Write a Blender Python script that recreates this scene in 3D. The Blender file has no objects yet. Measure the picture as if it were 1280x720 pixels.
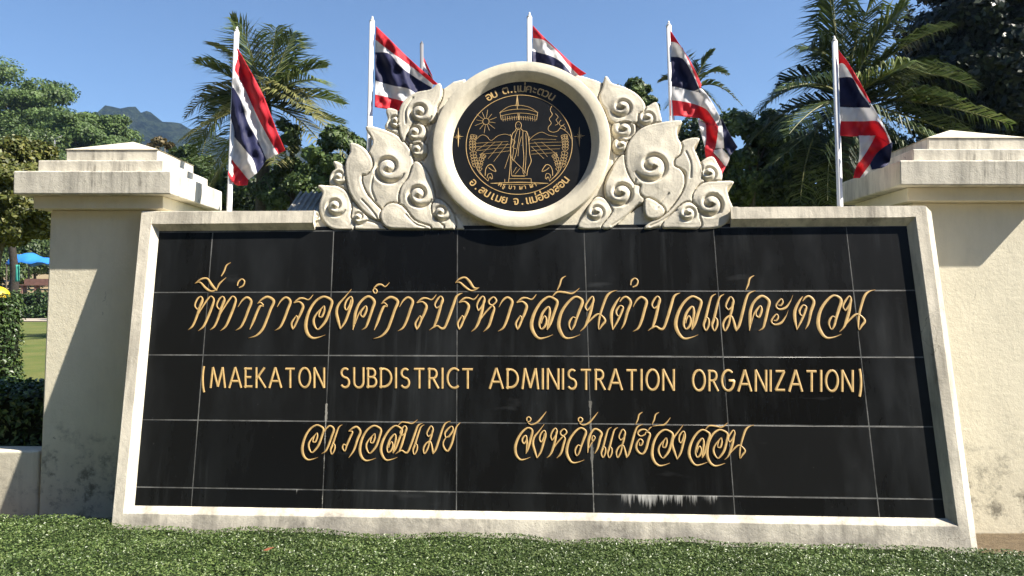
import bpy, math, random
import numpy as np
from mathutils import Vector, Matrix
rng = np.random.default_rng(7)
random.seed(7)
R = math.radians
S = bpy.context.scene
COL = S.collection

# ------------------------------------------------------------------ camera, world, sun, exposure
H, PITCH, FPX = 1.25, math.atan(27/960), 960.0
cam_d = bpy.data.cameras.new('camera'); cam = bpy.data.objects.new('camera', cam_d); COL.objects.link(cam)
cam.location = (0, 0, H); cam.rotation_euler = (R(90)+PITCH, 0, 0)
cam_d.sensor_width = 36; cam_d.lens = FPX/1280*36; cam_d.clip_start = .05; cam_d.clip_end = 6000
S.camera = cam
SUN = Vector((.66, -.215, .70)).normalized()
world = bpy.data.worlds.new('World'); S.world = world; world.use_nodes = True
wn = world.node_tree; wn.nodes.clear()
sky = wn.nodes.new('ShaderNodeTexSky'); sky.sky_type = 'NISHITA'; sky.sun_disc = False
sky.sun_elevation = math.asin(SUN.z); sky.sun_rotation = math.atan2(SUN.x, SUN.y)
sky.altitude = 500; sky.air_density = 1.0; sky.dust_density = .6; sky.ozone_density = 6.0
bg = wn.nodes.new('ShaderNodeBackground'); bg.inputs['Strength'].default_value = .066
wo = wn.nodes.new('ShaderNodeOutputWorld')
wn.links.new(sky.outputs[0], bg.inputs[0]); wn.links.new(bg.outputs[0], wo.inputs[0])
sl = bpy.data.lights.new('sun', 'SUN'); sl.energy = 5.0; sl.angle = R(.5); sl.color = (1, .93, .82)
so = bpy.data.objects.new('sun', sl); COL.objects.link(so)
so.rotation_euler = (-SUN).to_track_quat('-Z', 'Y').to_euler(); so.location = (20, -8, 25)
S.view_settings.view_transform = 'Standard'; S.view_settings.look = 'None'
S.view_settings.exposure = 1.38; S.view_settings.gamma = 1; S.view_settings.use_curve_mapping = False
S.cycles.use_adaptive_sampling = True; S.cycles.adaptive_threshold = .02
S.cycles.max_bounces = 6; S.cycles.volume_bounces = 0; S.cycles.diffuse_bounces = 3; S.cycles.transparent_max_bounces = 6

# ------------------------------------------------------------------ pixel <-> world helpers (photo pixels, 1280x720)
cp, sp_ = math.cos(PITCH), math.sin(PITCH)
def px2w(px, py, Y):
    r, u = (px-640)/FPX, -(py-360)/FPX
    d = np.array([r, cp-u*sp_, sp_+u*cp]); t = Y/d[1]
    return np.array([0, 0, H])+d*t
# pose of the leaning sign: world = M @ s + T   (s: x right, y into the sign, z up the face)
M = np.array([[.99759566, .06818985, .01237113], [-.06929225, .97828261, .19535026], [.00121844, -.19573779, .98065551]])
T = np.array([-.25434497, 3.56844328, 1.33372335])
Mi = M.T
CS = Mi @ (np.array([0, 0, H])-T)
def s2w(q): return M @ np.asarray(q, float)+T
def w2s(q): return Mi @ (np.asarray(q, float)-T)
def px2s(px, py, ys=0.0):
    r, u = (px-640)/FPX, -(py-360)/FPX
    d = Mi @ np.array([r, cp-u*sp_, sp_+u*cp]); t = (ys-CS[1])/d[1]
    return CS+d*t
SIGN_MAT = Matrix([[*M[0], T[0]], [*M[1], T[1]], [*M[2], T[2]], [0, 0, 0, 1]])

# ------------------------------------------------------------------ object helpers
def tag(o, label, cat, group=None, kind=None):
    if label: o['label'] = label
    if cat: o['category'] = cat
    if group: o['group'] = group
    if kind: o['kind'] = kind
    return o
def empty(name, loc=(0, 0, 0), label=None, cat=None, group=None, matrix=None):
    o = bpy.data.objects.new(name, None); COL.objects.link(o); o.empty_display_size = .1
    if matrix is not None: o.matrix_world = matrix
    else: o.location = loc
    return tag(o, label, cat, group)
def mesh_obj(name, verts, faces, mat, parent=None, smooth=False, fmat=None):
    me = bpy.data.meshes.new(name)
    verts = np.asarray(verts, np.float32)
    if isinstance(faces, np.ndarray):
        nf, k = faces.shape
        me.vertices.add(len(verts)); me.vertices.foreach_set('co', verts.ravel())
        me.loops.add(nf*k); me.loops.foreach_set('vertex_index', faces.astype(np.int32).ravel())
        me.polygons.add(nf); me.polygons.foreach_set('loop_start', np.arange(0, nf*k, k, dtype=np.int32))
        me.polygons.foreach_set('loop_total', np.full(nf, k, dtype=np.int32))
        me.update(calc_edges=True)
    else:
        me.from_pydata([tuple(map(float, v)) for v in verts], [], faces); me.update()
    for m in (mat if isinstance(mat, (list, tuple)) else [mat]): me.materials.append(m)
    if fmat is not None: me.polygons.foreach_set('material_index', np.asarray(fmat, np.int32))
    me.polygons.foreach_set('use_smooth', np.full(len(me.polygons), smooth, dtype=bool))
    me.validate(); me.update()
    o = bpy.data.objects.new(name, me); COL.objects.link(o)
    if parent: o.parent = parent
    return o
def bevel(o, w, seg=2):
    b = o.modifiers.new('bevel', 'BEVEL'); b.width = w; b.segments = seg; b.limit_method = 'ANGLE'; b.angle_limit = R(40)
    return o
class MB:
    """collects pieces of one mesh"""
    def __init__(s): s.v, s.f, s.m, s.n = [], [], [], 0
    def add(s, v, f, m=0):
        v = np.asarray(v, float); s.v.append(v)
        s.f += [tuple(i+s.n for i in q) for q in f]; s.m += [m]*len(f); s.n += len(v); return s
    def box(s, x0, x1, y0, y1, z0, z1, m=0):
        v = [(x, y, z) for z in (z0, z1) for y in (y0, y1) for x in (x0, x1)]
        return s.add(v, [(0, 2, 3, 1), (4, 5, 7, 6), (0, 1, 5, 4), (2, 6, 7, 3), (0, 4, 6, 2), (1, 3, 7, 5)], m)
    def tube(s, pts, rad, n=10, m=0, cap=True):
        pts = np.asarray(pts, float); rad = np.broadcast_to(rad, len(pts)); v = []
        for i, p in enumerate(pts):
            t = pts[min(i+1, len(pts)-1)]-pts[max(i-1, 0)]; t = t/(np.linalg.norm(t)+1e-9)
            a = np.cross(t, (0, 1, .13) if abs(t[1]) < .8 else (1, 0, .1)); a /= np.linalg.norm(a); b = np.cross(t, a)
            for k in range(n):
                w = 2*math.pi*k/n; v.append(p+rad[i]*(math.cos(w)*a+math.sin(w)*b))
        f = [(i*n+k, i*n+(k+1) % n, (i+1)*n+(k+1) % n, (i+1)*n+k) for i in range(len(pts)-1) for k in range(n)]
        if cap: f += [tuple(range(n-1, -1, -1)), tuple(range((len(pts)-1)*n, len(pts)*n))]
        return s.add(v, f, m)
    def obj(s, name, mat, parent=None, smooth=False, off=(0, 0, 0)):
        return mesh_obj(name, np.concatenate(s.v)-np.asarray(off, float), s.f, mat, parent, smooth, s.m)

# ------------------------------------------------------------------ materials
def nodes(name):
    m = bpy.data.materials.new(name); m.use_nodes = True; nt = m.node_tree; nt.nodes.clear()
    o = nt.nodes.new('ShaderNodeOutputMaterial'); b = nt.nodes.new('ShaderNodeBsdfPrincipled')
    nt.links.new(b.outputs[0], o.inputs[0]); return m, nt, b, o
class NT:
    def __init__(s, nt): s.nt = nt
    def n(s, t, **k):
        x = s.nt.nodes.new(t)
        for a, v in k.items(): setattr(x, a, v)
        return x
    def l(s, a, b): s.nt.links.new(a, b)
    def coord(s, scale=(1, 1, 1), out='Object'):
        c = s.n('ShaderNodeTexCoord'); m = s.n('ShaderNodeMapping'); m.inputs['Scale'].default_value = scale
        s.l(c.outputs[out], m.inputs[0]); return m.outputs[0]
    def noise(s, scale, detail=5, rough=.6, vec=None, sc=(1, 1, 1)):
        x = s.n('ShaderNodeTexNoise'); x.inputs['Scale'].default_value = scale; x.inputs['Detail'].default_value = detail; x.inputs['Roughness'].default_value = rough
        s.l(vec if vec is not None else s.coord(sc), x.inputs['Vector']); return x.outputs[0]
    def ramp(s, fac, stops):
        x = s.n('ShaderNodeValToRGB'); e = x.color_ramp.elements
        while len(e) < len(stops): e.new(.5)
        for i, (p, c) in enumerate(stops):
            e[i].position = p; e[i].color = (*c, 1) if len(c) == 3 else c
        s.l(fac, x.inputs[0]); return x.outputs[0]
    def mix(s, fac, a, b, mode='MIX'):
        x = s.n('ShaderNodeMix', data_type='RGBA', blend_type=mode)
        for i, v in ((0, fac), (6, a), (7, b)):
            if isinstance(v, (int, float)): x.inputs[i].default_value = v
            elif isinstance(v, tuple): x.inputs[i].default_value = (*v, 1)
            else: s.l(v, x.inputs[i])
        return x.outputs[2]
    def math(s, op, a, b=None, c=None, clamp=False):
        x = s.n('ShaderNodeMath', operation=op, use_clamp=clamp)
        for i, v in enumerate((a, b, c)):
            if v is None: continue
            if isinstance(v, (int, float)): x.inputs[i].default_value = v
            else: s.l(v, x.inputs[i])
        return x.outputs[0]
    def bump(s, h, strength, dist, b):
        x = s.n('ShaderNodeBump'); x.inputs['Strength'].default_value = strength; x.inputs['Distance'].default_value = dist
        s.l(h, x.inputs['Height']); s.l(x.outputs[0], b.inputs['Normal'])
    def xyz(s, out='Object'):
        c = s.n('ShaderNodeTexCoord'); x = s.n('ShaderNodeSeparateXYZ'); s.l(c.outputs[out], x.inputs[0]); return x.outputs
def plaster(name, col, dirt, dirt_amt=.5, streak=False, bumpy=.35, lowz=None, lowc=(.4, .36, .27), lowa=.22, pos_lo=.42, pos_hi=.72, crack=0, runs=None):
    m, nt, b, o = nodes(name); g = NT(nt)
    n1 = g.noise(4, 9, .72); n2 = g.noise(28, 6, .7); n3 = g.noise(150, 3, .6)
    st = g.ramp(g.noise(7, 8, .7, sc=(1, 1, .16) if streak else (1, 1, .6)), [(pos_lo, (0, 0, 0)), (pos_hi, (1, 1, 1))])
    c = g.mix(g.math('MULTIPLY', st, dirt_amt), col, dirt)
    c = g.mix(g.math('MULTIPLY', g.ramp(n1, [(.5, (0, 0, 0)), (.75, (1, 1, 1))]), .35*dirt_amt+.05), c, tuple(.72*x for x in col))
    spk = g.ramp(n2, [(.63, (0, 0, 0)), (.75, (1, 1, 1))])
    c = g.mix(g.math('MULTIPLY', spk, .3*dirt_amt), c, tuple(.6*x for x in dirt))
    if lowz is not None:      # mould rising from the ground, its own ragged outline
        z = g.xyz()[2]
        t = g.math('SUBTRACT', g.math('MULTIPLY', g.noise(3.2, 9, .72), 1.0), g.math('MULTIPLY', g.math('SUBTRACT', z, lowz), 1.15))
        t = g.ramp(t, [(.44, (0, 0, 0)), (.66, (1, 1, 1))])
        n5 = g.ramp(g.noise(9, 9, .78), [(.5, (0, 0, 0)), (.62, (1, 1, 1))])
        c = g.mix(g.math('MULTIPLY', g.math('MULTIPLY', t, n5), .85), c, (.085, .08, .065))
        c = g.mix(g.math('MULTIPLY', t, lowa), c, lowc)
    if runs:                  # dark rain runs: (amount, streak scale)
        rn = g.math('MULTIPLY', g.ramp(g.noise(26, 5, .7, sc=(1, 1, .07)), [(.50, (0, 0, 0)), (.68, (1, 1, 1))]), g.ramp(g.noise(4.5, 5, .7), [(.40, (0, 0, 0)), (.62, (1, 1, 1))]))
        c = g.mix(g.math('MULTIPLY', rn, runs), c, (.13, .12, .10))
        sp2 = g.ramp(g.noise(75, 5, .75), [(.62, (0, 0, 0)), (.70, (1, 1, 1))])
        c = g.mix(g.math('MULTIPLY', g.math('MULTIPLY', sp2, g.ramp(g.noise(6, 5, .7), [(.5, (0, 0, 0)), (.62, (1, 1, 1))])), .6), c, (.10, .095, .08))
    ck = None
    if crack:                 # hairline cracks, broken up
        vo = g.n('ShaderNodeTexVoronoi', feature='DISTANCE_TO_EDGE'); vo.inputs['Scale'].default_value = crack
        vm = g.n('ShaderNodeVectorMath', operation='MULTIPLY_ADD'); tn = g.n('ShaderNodeTexNoise'); tn.inputs['Scale'].default_value = 5; tn.inputs['Detail'].default_value = 6
        g.l(g.coord(), tn.inputs['Vector']); g.l(tn.outputs['Color'], vm.inputs[0]); vm.inputs[1].default_value = (.35, .35, .35); g.l(g.coord(), vm.inputs[2]); g.l(vm.outputs[0], vo.inputs['Vector'])
        ck = g.math('MULTIPLY', g.math('LESS_THAN', vo.outputs['Distance'], .0032), g.math('GREATER_THAN', g.noise(2.6, 4, .6), .585))
        c = g.mix(g.math('MULTIPLY', ck, .6), c, (.14, .12, .09))
    g.l(c, b.inputs['Base Color']); b.inputs['Roughness'].default_value = .85; b.inputs['Specular IOR Level'].default_value = .25
    h = g.math('ADD', g.math('MULTIPLY', n2, .7), g.math('MULTIPLY', n3, .3)); h = g.math('ADD', h, g.math('MULTIPLY', n1, 1.2))
    if ck is not None: h = g.math('SUBTRACT', h, ck)
    g.bump(h, bumpy, .012, b)
    return m
MAT = {}
MAT['frame'] = plaster('white_plaster', (.70, .645, .53), (.24, .22, .18), .85, True, .28, lowz=-1.0, lowc=(.27, .25, .22), lowa=.75, pos_lo=.44, pos_hi=.66, crack=3.0, runs=.55)
MAT['ornament'] = plaster('ornament_plaster', (.70, .645, .52), (.30, .285, .25), .7, False, .3, runs=.4)
MAT['ring'] = plaster('ring_plaster', (.72, .66, .52), (.40, .36, .28), .6, False, .2, runs=.3)
MAT['pillar'] = plaster('pillar_plaster', (.78, .72, .56), (.52, .48, .37), .3, False, .25, lowz=.66, crack=1.7, runs=.12)
MAT['cap'] = plaster('cap_concrete', (.68, .64, .54), (.25, .235, .205), .75, True, .28, crack=2.2, runs=.9, pos_lo=.44, pos_hi=.66)
MAT['wall'] = plaster('wall_plaster', (.70, .65, .52), (.42, .38, .31), .4, True, .25, lowz=.42, runs=.3)

def granite():
    m, nt, b, o = nodes('black_granite'); g = NT(nt)
    x, y, z = g.xyz()
    W, HT, SH = .59689, .30, -.02472639
    xs = g.math('SUBTRACT', x, g.math('MULTIPLY', z, SH))
    def dline(v, per, off):
        t = g.math('FRACT', g.math('DIVIDE', g.math('ADD', v, off), per))
        return g.math('MULTIPLY', g.math('MINIMUM', t, g.math('SUBTRACT', 1.0, t)), per)
    dx = dline(xs, W, 2*W+10*W); dz = dline(z, HT, 10*HT)
    wob = g.math('MULTIPLY', g.noise(2.2, 6, .7), .0042)
    gx = g.math('LESS_THAN', dx, wob); gz = g.math('LESS_THAN', dz, g.math('ADD', wob, .0006))
    grout = g.math('MAXIMUM', gx, gz)
    fade = g.ramp(g.noise(4.5, 7, .8), [(.32, (.05, .05, .05)), (.5, (.35, .35, .35)), (.72, (.8, .8, .8))])
    gr = g.math('MULTIPLY', grout, fade)
    # white lime runs below the lowest joint and beside one upright joint
    def band(v, a, c): return g.math('MULTIPLY', g.math('GREATER_THAN', v, a), g.math('LESS_THAN', v, c))
    comb = g.math('ADD', g.math('MULTIPLY', g.noise(70, 5, .85, sc=(1, 1, .03)), .55), g.math('MULTIPLY', g.noise(19, 3, .6, sc=(1, 1, .03)), .45))
    dn = g.math('SUBTRACT', -.9, z)
    drip = g.math('MULTIPLY', g.math('MULTIPLY', band(x, .74, 1.15), g.ramp(g.noise(6, 5, .8, sc=(1, 1, .02)), [(.40, (.25, .25, .25)), (.56, (1, 1, 1))])), g.math('MULTIPLY', g.math('SUBTRACT', g.math('SUBTRACT', comb, g.math('ADD', .40, g.math('MULTIPLY', g.noise(11, 3, .6, sc=(1, 1, .01)), .12))), g.math('MULTIPLY', dn, 2.2)), 14.0, clamp=True))
    drip2 = g.math('MULTIPLY', band(x, -.75, .55), g.math('MULTIPLY', g.math('SUBTRACT', g.math('SUBTRACT', comb, .60), g.math('MULTIPLY', dn, 2.2)), 12.0, clamp=True))
    drip3 = g.math('MULTIPLY', band(x, -.715, -.665), g.math('MULTIPLY', g.math('SUBTRACT', g.math('SUBTRACT', comb, .52), g.math('MULTIPLY', dn, 2.0)), 14.0, clamp=True))
    drip2 = g.math('MAXIMUM', drip2, drip3)
    drip = g.math('MULTIPLY', g.math('MAXIMUM', drip, drip2), g.math('LESS_THAN', z, -.9))
    v2 = g.math('LESS_THAN', g.math('ABSOLUTE', g.math('SUBTRACT', xs, -W)), g.math('MULTIPLY', g.math('SUBTRACT', g.noise(5, 6, .75), .42), .05))
    v2 = g.math('MULTIPLY', g.math('MULTIPLY', v2, g.math('LESS_THAN', z, -.52)), .4)
    v3 = g.math('LESS_THAN', g.math('ABSOLUTE', g.math('SUBTRACT', xs, W)), g.math('MULTIPLY', g.math('SUBTRACT', g.noise(6, 6, .75), .45), .05))
    v3 = g.math('MULTIPLY', g.math('MULTIPLY', v3, g.math('LESS_THAN', z, -.5)), .2)
    haze = g.ramp(g.noise(2.6, 7, .65, sc=(1, 1, .3)), [(.48, (0, 0, 0)), (.78, (1, 1, 1))])
    spots = g.ramp(g.noise(60, 2, .5), [(.74, (0, 0, 0)), (.78, (1, 1, 1))])
    base = g.mix(g.math('MULTIPLY', haze, .34), (.0055, .0055, .0054), (.038, .044, .048))
    base = g.mix(g.math('MULTIPLY', spots, .22), base, (.2, .2, .19))
    run2 = g.math('MULTIPLY', g.ramp(g.noise(14, 5, .7, sc=(1, 1, .05)), [(.52, (0, 0, 0)), (.75, (1, 1, 1))]), g.ramp(g.noise(1.6, 4, .6), [(.45, (0, 0, 0)), (.65, (1, 1, 1))]))
    base = g.mix(g.math('MULTIPLY', run2, .22), base, (.10, .11, .115))
    smear = g.ramp(g.noise(5, 4, .55, sc=(.5, 1, 1.8)), [(.66, (0, 0, 0)), (.80, (1, 1, 1))])
    base = g.mix(g.math('MULTIPLY', smear, .25), base, (.12, .125, .13))
    cx_ = g.n('ShaderNodeCombineXYZ'); g.l(g.math('FLOOR', g.math('DIVIDE', g.math('ADD', xs, 12*W), W)), cx_.inputs[0]); g.l(g.math('FLOOR', g.math('DIVIDE', g.math('ADD', z, 10*HT), HT)), cx_.inputs[1])
    wt = g.n('ShaderNodeTexWhiteNoise'); g.l(cx_.outputs[0], wt.inputs['Vector'])
    base = g.mix(g.math('MULTIPLY', wt.outputs[0], .10), base, (.05, .052, .052))
    base = g.mix(gr, base, (.31, .31, .295))
    base = g.mix(g.math('MULTIPLY', drip, .75), base, (.62, .61, .58))
    base = g.mix(g.math('MAXIMUM', v2, v3), base, (.6, .57, .5))
    g.l(base, b.inputs['Base Color'])
    g.l(g.math('ADD', g.math('ADD', .22, g.math('MULTIPLY', wt.outputs[0], .08)), g.math('MULTIPLY', g.math('MAXIMUM', haze, gr), .3)), b.inputs['Roughness'])
    b.inputs['Specular IOR Level'].default_value = .22
    g.bump(g.math('SUBTRACT', 1.0, grout), .4, .002, b)
    return m
MAT['granite'] = granite()
def simple(name, col, rough=.6, var=.25, scale=12, metal=0, spec=.4, bump=0, out='Object'):
    m, nt, b, o = nodes(name); g = NT(nt)
    n = g.noise(scale, 6, .65)
    c = g.mix(g.ramp(n, [(.3, (0, 0, 0)), (.7, (1, 1, 1))]), tuple(x*(1-var) for x in col), tuple(min(1, x*(1+var)) for x in col))
    g.l(c, b.inputs['Base Color']); b.inputs['Roughness'].default_value = rough; b.inputs['Metallic'].default_value = metal
    b.inputs['Specular IOR Level'].default_value = spec
    if bump: g.bump(n, bump, .01, b)
    return m
MAT['gold'] = simple('gold_paint', (.56, .375, .15), .5, .25, 30, 0, .5)
MAT['brown_shade'] = simple('brown_shade_outline', (.20, .085, .02), .6, .2, 14, 0, .3)  # brown outline, its colour also stands in for shadow along carved edges
MAT['disc'] = simple('emblem_granite', (.011, .011, .011), .34, .3, 9, 0, .25)
MAT['pole'] = simple('white_pole_paint', (.78, .78, .76), .4, .08, 6)
MAT['dpole'] = simple('grey_pole_metal', (.20, .20, .21), .4, .1, 6)
def leafmat(name, c0, c1, c2, rough=.45, trans=.25, spec=.4):
    m, nt, b, o = nodes(name); g = NT(nt)
    gi = g.n('ShaderNodeNewGeometry')
    c = g.ramp(gi.outputs['Random Per Island'], [(0, c0), (.55, c1), (1, c2)])
    big = g.ramp(g.noise(1.3, 3, .6), [(.35, (.7, .7, .7)), (.65, (1.2, 1.2, 1.1))])
    c = g.mix(1.0, c, big, 'MULTIPLY')
    g.l(c, b.inputs['Base Color']); b.inputs['Roughness'].default_value = rough; b.inputs['Specular IOR Level'].default_value = spec
    if trans:
        t = g.n('ShaderNodeBsdfTranslucent'); g.l(c, t.inputs[0]); mx = g.n('ShaderNodeMixShader'); mx.inputs[0].default_value = trans
        g.l(b.outputs[0], mx.inputs[1]); g.l(t.outputs[0], mx.inputs[2]); g.l(mx.outputs[0], o.inputs[0])
    return m
MAT['cover_leaf'] = leafmat('groundcover_leaf', (.041, .07, .017), (.082, .132, .034), (.165, .21, .078), .4, .2, .5)
MAT['hedge_leaf'] = leafmat('hedge_leaf', (.02, .04, .01), (.045, .085, .02), (.11, .17, .045), .4, .15, .45)
MAT['far_hedge_leaf'] = leafmat('far_hedge_leaf', (.02, .04, .012), (.04, .08, .02), (.08, .13, .035), .5, .15)
MAT['leaf_yellow'] = leafmat('yellow_green_leaf', (.05, .06, .012), (.10, .12, .025), (.20, .19, .05), .5, .25)
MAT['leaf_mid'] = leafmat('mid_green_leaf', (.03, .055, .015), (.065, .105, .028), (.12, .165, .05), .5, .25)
MAT['leaf_feather'] = leafmat('feathery_leaf', (.05, .085, .022), (.085, .14, .036), (.13, .19, .06), .6, .3)
MAT['leaf_dark'] = leafmat('dark_glossy_leaf', (.004, .008, .004), (.008, .014, .006), (.030, .043, .018), .42, .06, .3)
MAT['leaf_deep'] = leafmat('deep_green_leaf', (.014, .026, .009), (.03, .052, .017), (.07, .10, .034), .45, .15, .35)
MAT['leaf_brown'] = leafmat('browning_leaf', (.07, .06, .02), (.12, .09, .035), (.17, .13, .06), .6, .25)
MAT['palm_leaf'] = leafmat('palm_leaf', (.05, .08, .02), (.105, .145, .04), (.21, .23, .095), .38, .25, .5)
MAT['palm_yellow'] = leafmat('dry_palm_leaf', (.10, .11, .03), (.17, .17, .055), (.25, .23, .09), .5, .3)
MAT['palm_dark'] = leafmat('dark_palm_leaf', (.026, .044, .015), (.054, .084, .028), (.13, .155, .066), .38, .2, .5)
MAT['bark'] = simple('bark', (.10, .085, .065), .9, .4, 18, 0, .2, .5)
MAT['dark_bark'] = simple('dark_bark', (.035, .03, .024), .9, .4, 14, 0, .2, .5)
MAT['stem'] = simple('rachis', (.15, .15, .05), .6, .2, 8)
MAT['hedge_fill'] = simple('hedge_core_fill', (.012, .016, .008), .9, .4, 20, 0, .1)
def clothmat(name, col):
    m, nt, b, o = nodes(name); g = NT(nt)
    wv = g.noise(220, 2, .5, out) if False else g.noise(45, 4, .6)
    c = g.mix(g.math('MULTIPLY', wv, .18), col, tuple(.7*x for x in col))
    g.l(c, b.inputs['Base Color']); b.inputs['Roughness'].default_value = .6; b.inputs['Sheen Weight'].default_value = .2
    b.inputs['Specular IOR Level'].default_value = .3
    t = g.n('ShaderNodeBsdfTranslucent'); g.l(c, t.inputs[0]); mx = g.n('ShaderNodeMixShader'); mx.inputs[0].default_value = .38
    g.l(b.outputs[0], mx.inputs[1]); g.l(t.outputs[0], mx.inputs[2]); g.l(mx.outputs[0], o.inputs[0])
    return m
FLAG = [clothmat('flag_red', (.68, .025, .045)), clothmat('flag_white', (.80, .79, .80)), clothmat('flag_blue', (.017, .021, .085))]

# ------------------------------------------------------------------ terrain, sky-side setting
def terrain(x, y):
    z = np.interp(y, [-60, 0, 12, 30, 34.5, 37.5, 60, 120, 300, 6000], [.1, .2, .2, .74, .88, 2.02, 3.5, 7, 12, 12])
    return z
ys = np.concatenate([np.linspace(-60, 0, 9), np.linspace(1, 12, 24), np.linspace(13, 60, 60), np.linspace(65, 400, 30), [700, 1500, 3000]])
xs = np.concatenate([[-3000, -1200, -500, -250], np.linspace(-120, -14, 22), np.linspace(-12, 12, 49), np.linspace(14, 120, 22), [250, 500, 1200, 3000]])
gx, gy = np.meshgrid(xs, ys); gz = terrain(gx, gy)+.03*np.sin(gx*.9)*np.sin(gy*.7)*(np.abs(gy-3.5) > 4)
nx, ny = len(xs), len(ys)
gf = np.array([(j*nx+i, j*nx+i+1, (j+1)*nx+i+1, (j+1)*nx+i) for j in range(ny-1) for i in range(nx-1)])
def groundmat():
    m, nt, b, o = nodes('ground'); g = NT(nt)
    x, y, z = g.xyz()
    gr = g.mix(g.ramp(g.noise(.9, 8, .7), [(.35, (0, 0, 0)), (.65, (1, 1, 1))]), (.085, .125, .03), (.175, .17, .06))
    gr = g.mix(g.math('MULTIPLY', g.noise(60, 4, .8), .5), gr, (.05, .065, .02))
    soil = g.mix(g.noise(24, 7, .75), (.035, .026, .018), (.20, .155, .10))
    dry = g.mix(g.noise(3, 7, .75), (.20, .15, .08), (.32, .25, .15))
    c = g.mix(g.math('GREATER_THAN', y, 5.2), soil, gr)
    c = g.mix(g.ramp(g.math('DIVIDE', y, 60.0), [(.595, (0, 0, 0)), (.615, (1, 1, 1))]), c, dry)
    g.l(c, b.inputs['Base Color']); b.inputs['Roughness'].default_value = .95; b.inputs['Specular IOR Level'].default_value = .1
    g.bump(g.noise(40, 6, .7), .6, .02, b); return m
MAT['ground'] = groundmat()
o = mesh_obj('ground', np.stack([gx, gy, gz], -1).reshape(-1, 3), gf, MAT['ground'], smooth=True); tag(o, None, None, kind='structure')
# pale path crossing the lawn
pys = np.linspace(30.2, 32.8, 4); pxs = np.linspace(-60, 60, 61)
ax, ay = np.meshgrid(pxs, pys); az = terrain(ax, ay)+.05
pf = np.array([(j*61+i, j*61+i+1, (j+1)*61+i+1, (j+1)*61+i) for j in range(3) for i in range(60)])
tag(mesh_obj('path', np.stack([ax, ay, az], -1).reshape(-1, 3), pf, simple('path_concrete', (.34, .29, .23), .9, .2, 3)), None, None, kind='structure')

# wooded mountain far behind
def mountain():
    xs_ = np.linspace(-900, 700, 260); ys_ = np.linspace(420, 900, 70)
    X, Y = np.meshgrid(xs_, ys_)
    prof_px = np.array([-400, -100, 40, 110, 130, 155, 180, 200, 225, 250, 280, 330, 400, 480, 560, 700, 900, 1100, 1700])
    prof_py = np.array([150, 140, 146, 138, 133, 131, 140, 150, 157, 163, 170, 178, 186, 196, 205, 225, 250, 265, 290])
    yc = 620.0
    pxx = 640+X/Y*960
    top = np.interp(pxx, prof_px, prof_py)
    zt = H+(387-top)/960*yc
    t = np.clip((Y-420)/(yc-420), 0, 1); back = np.clip(1-(Y-yc)/280, 0, 1)
    Z = 10+(zt-10)*np.where(Y < yc, t**.85, back)
    nz = np.zeros_like(X)
    for k in range(7):
        a = rng.uniform(0, 6.28); fq = .012*1.75**k; ph = rng.uniform(0, 6.28, 2)
        nz += 7.5/1.5**k*np.sin(fq*(X*math.cos(a)+Y*math.sin(a))+ph[0])*np.sin(fq*(-X*math.sin(a)+Y*math.cos(a))+ph[1])
    Z += nz*np.where(Y < yc, t*(1-t)*3, .5)*.45 + rng.normal(0, 2.2, X.shape)
    f = np.array([(j*260+i, j*260+i+1, (j+1)*260+i+1, (j+1)*260+i) for j in range(69) for i in range(259)])
    m, nt, b, o = nodes('mountain_forest'); g = NT(nt)
    n = g.noise(.10, 8, .75)
    c = g.mix(g.ramp(n, [(.44, (0, 0, 0)), (.56, (1, 1, 1))]), (.004, .009, .006), (.048, .068, .030))
    c = g.mix(g.math('MULTIPLY', g.ramp(g.noise(.02, 4, .6), [(.5, (0, 0, 0)), (.65, (1, 1, 1))]), .4), c, (.10, .095, .05))
    g.l(c, b.inputs['Base Color']); b.inputs['Roughness'].default_value = 1; b.inputs['Specular IOR Level'].default_value = 0
    g.bump(n, 1.0, 30, b)
    tag(mesh_obj('mountain', np.stack([X, Y, Z], -1).reshape(-1, 3), f, m, smooth=True), None, None, kind='structure')
mountain()

# ------------------------------------------------------------------ the sign monument
sign = empty('entrance_sign', label='leaning black granite entrance sign with gold Thai lettering and a round carved crest', cat='sign', matrix=SIGN_MAT)
E_LIP = .032
def P3(px, py, y): return px2s(px, py, y)
# corners: outer-flat, lip-inner, panel edge  (TL, TR, BR, BL)
Fc = [P3(177, 265, -E_LIP), P3(1157, 257, -E_LIP), P3(1213.7, 675.8, -E_LIP), P3(140.8, 651.7, -E_LIP)]
Lc = [P3(189.2, 280, -E_LIP), P3(1144.5, 271.3, -E_LIP), P3(1197.5, 658, -E_LIP), P3(154, 641.7, -E_LIP)]
Pc = [P3(200.3, 290, .004), P3(1132, 283.75, .004), P3(1180, 646.7, .004), P3(170, 630.8, .004)]
for q in Pc: q[1] = .004
Fc[2][2] -= .08; Fc[3][2] -= .08
# wedge-shaped masonry body behind
bt = [np.array(v) for v in (Fc[0], Fc[1], Fc[2], Fc[3])]
front = [v+np.array([0, E_LIP+.004, 0]) for v in bt]
front[0][2] -= .012; front[1][2] -= .012
front[0][0] += .012; front[3][0] += .012; front[1][0] -= .004; front[2][0] -= .004
fw = [s2w(v) for v in front]
fw[2][2] = fw[3][2] = .12
backY = lambda x: 3.93-.07*(x+1.8)
bw = [np.array([v[0], backY(v[0]), v[2]]) for v in fw]
vv = [w2s(v) for v in fw+bw]
mesh_obj('wall_body', vv, [(0, 3, 2, 1), (4, 5, 6, 7), (0, 1, 5, 4), (1, 2, 6, 5), (2, 3, 7, 6), (3, 0, 4, 7)], MAT['wall'], sign)
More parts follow.
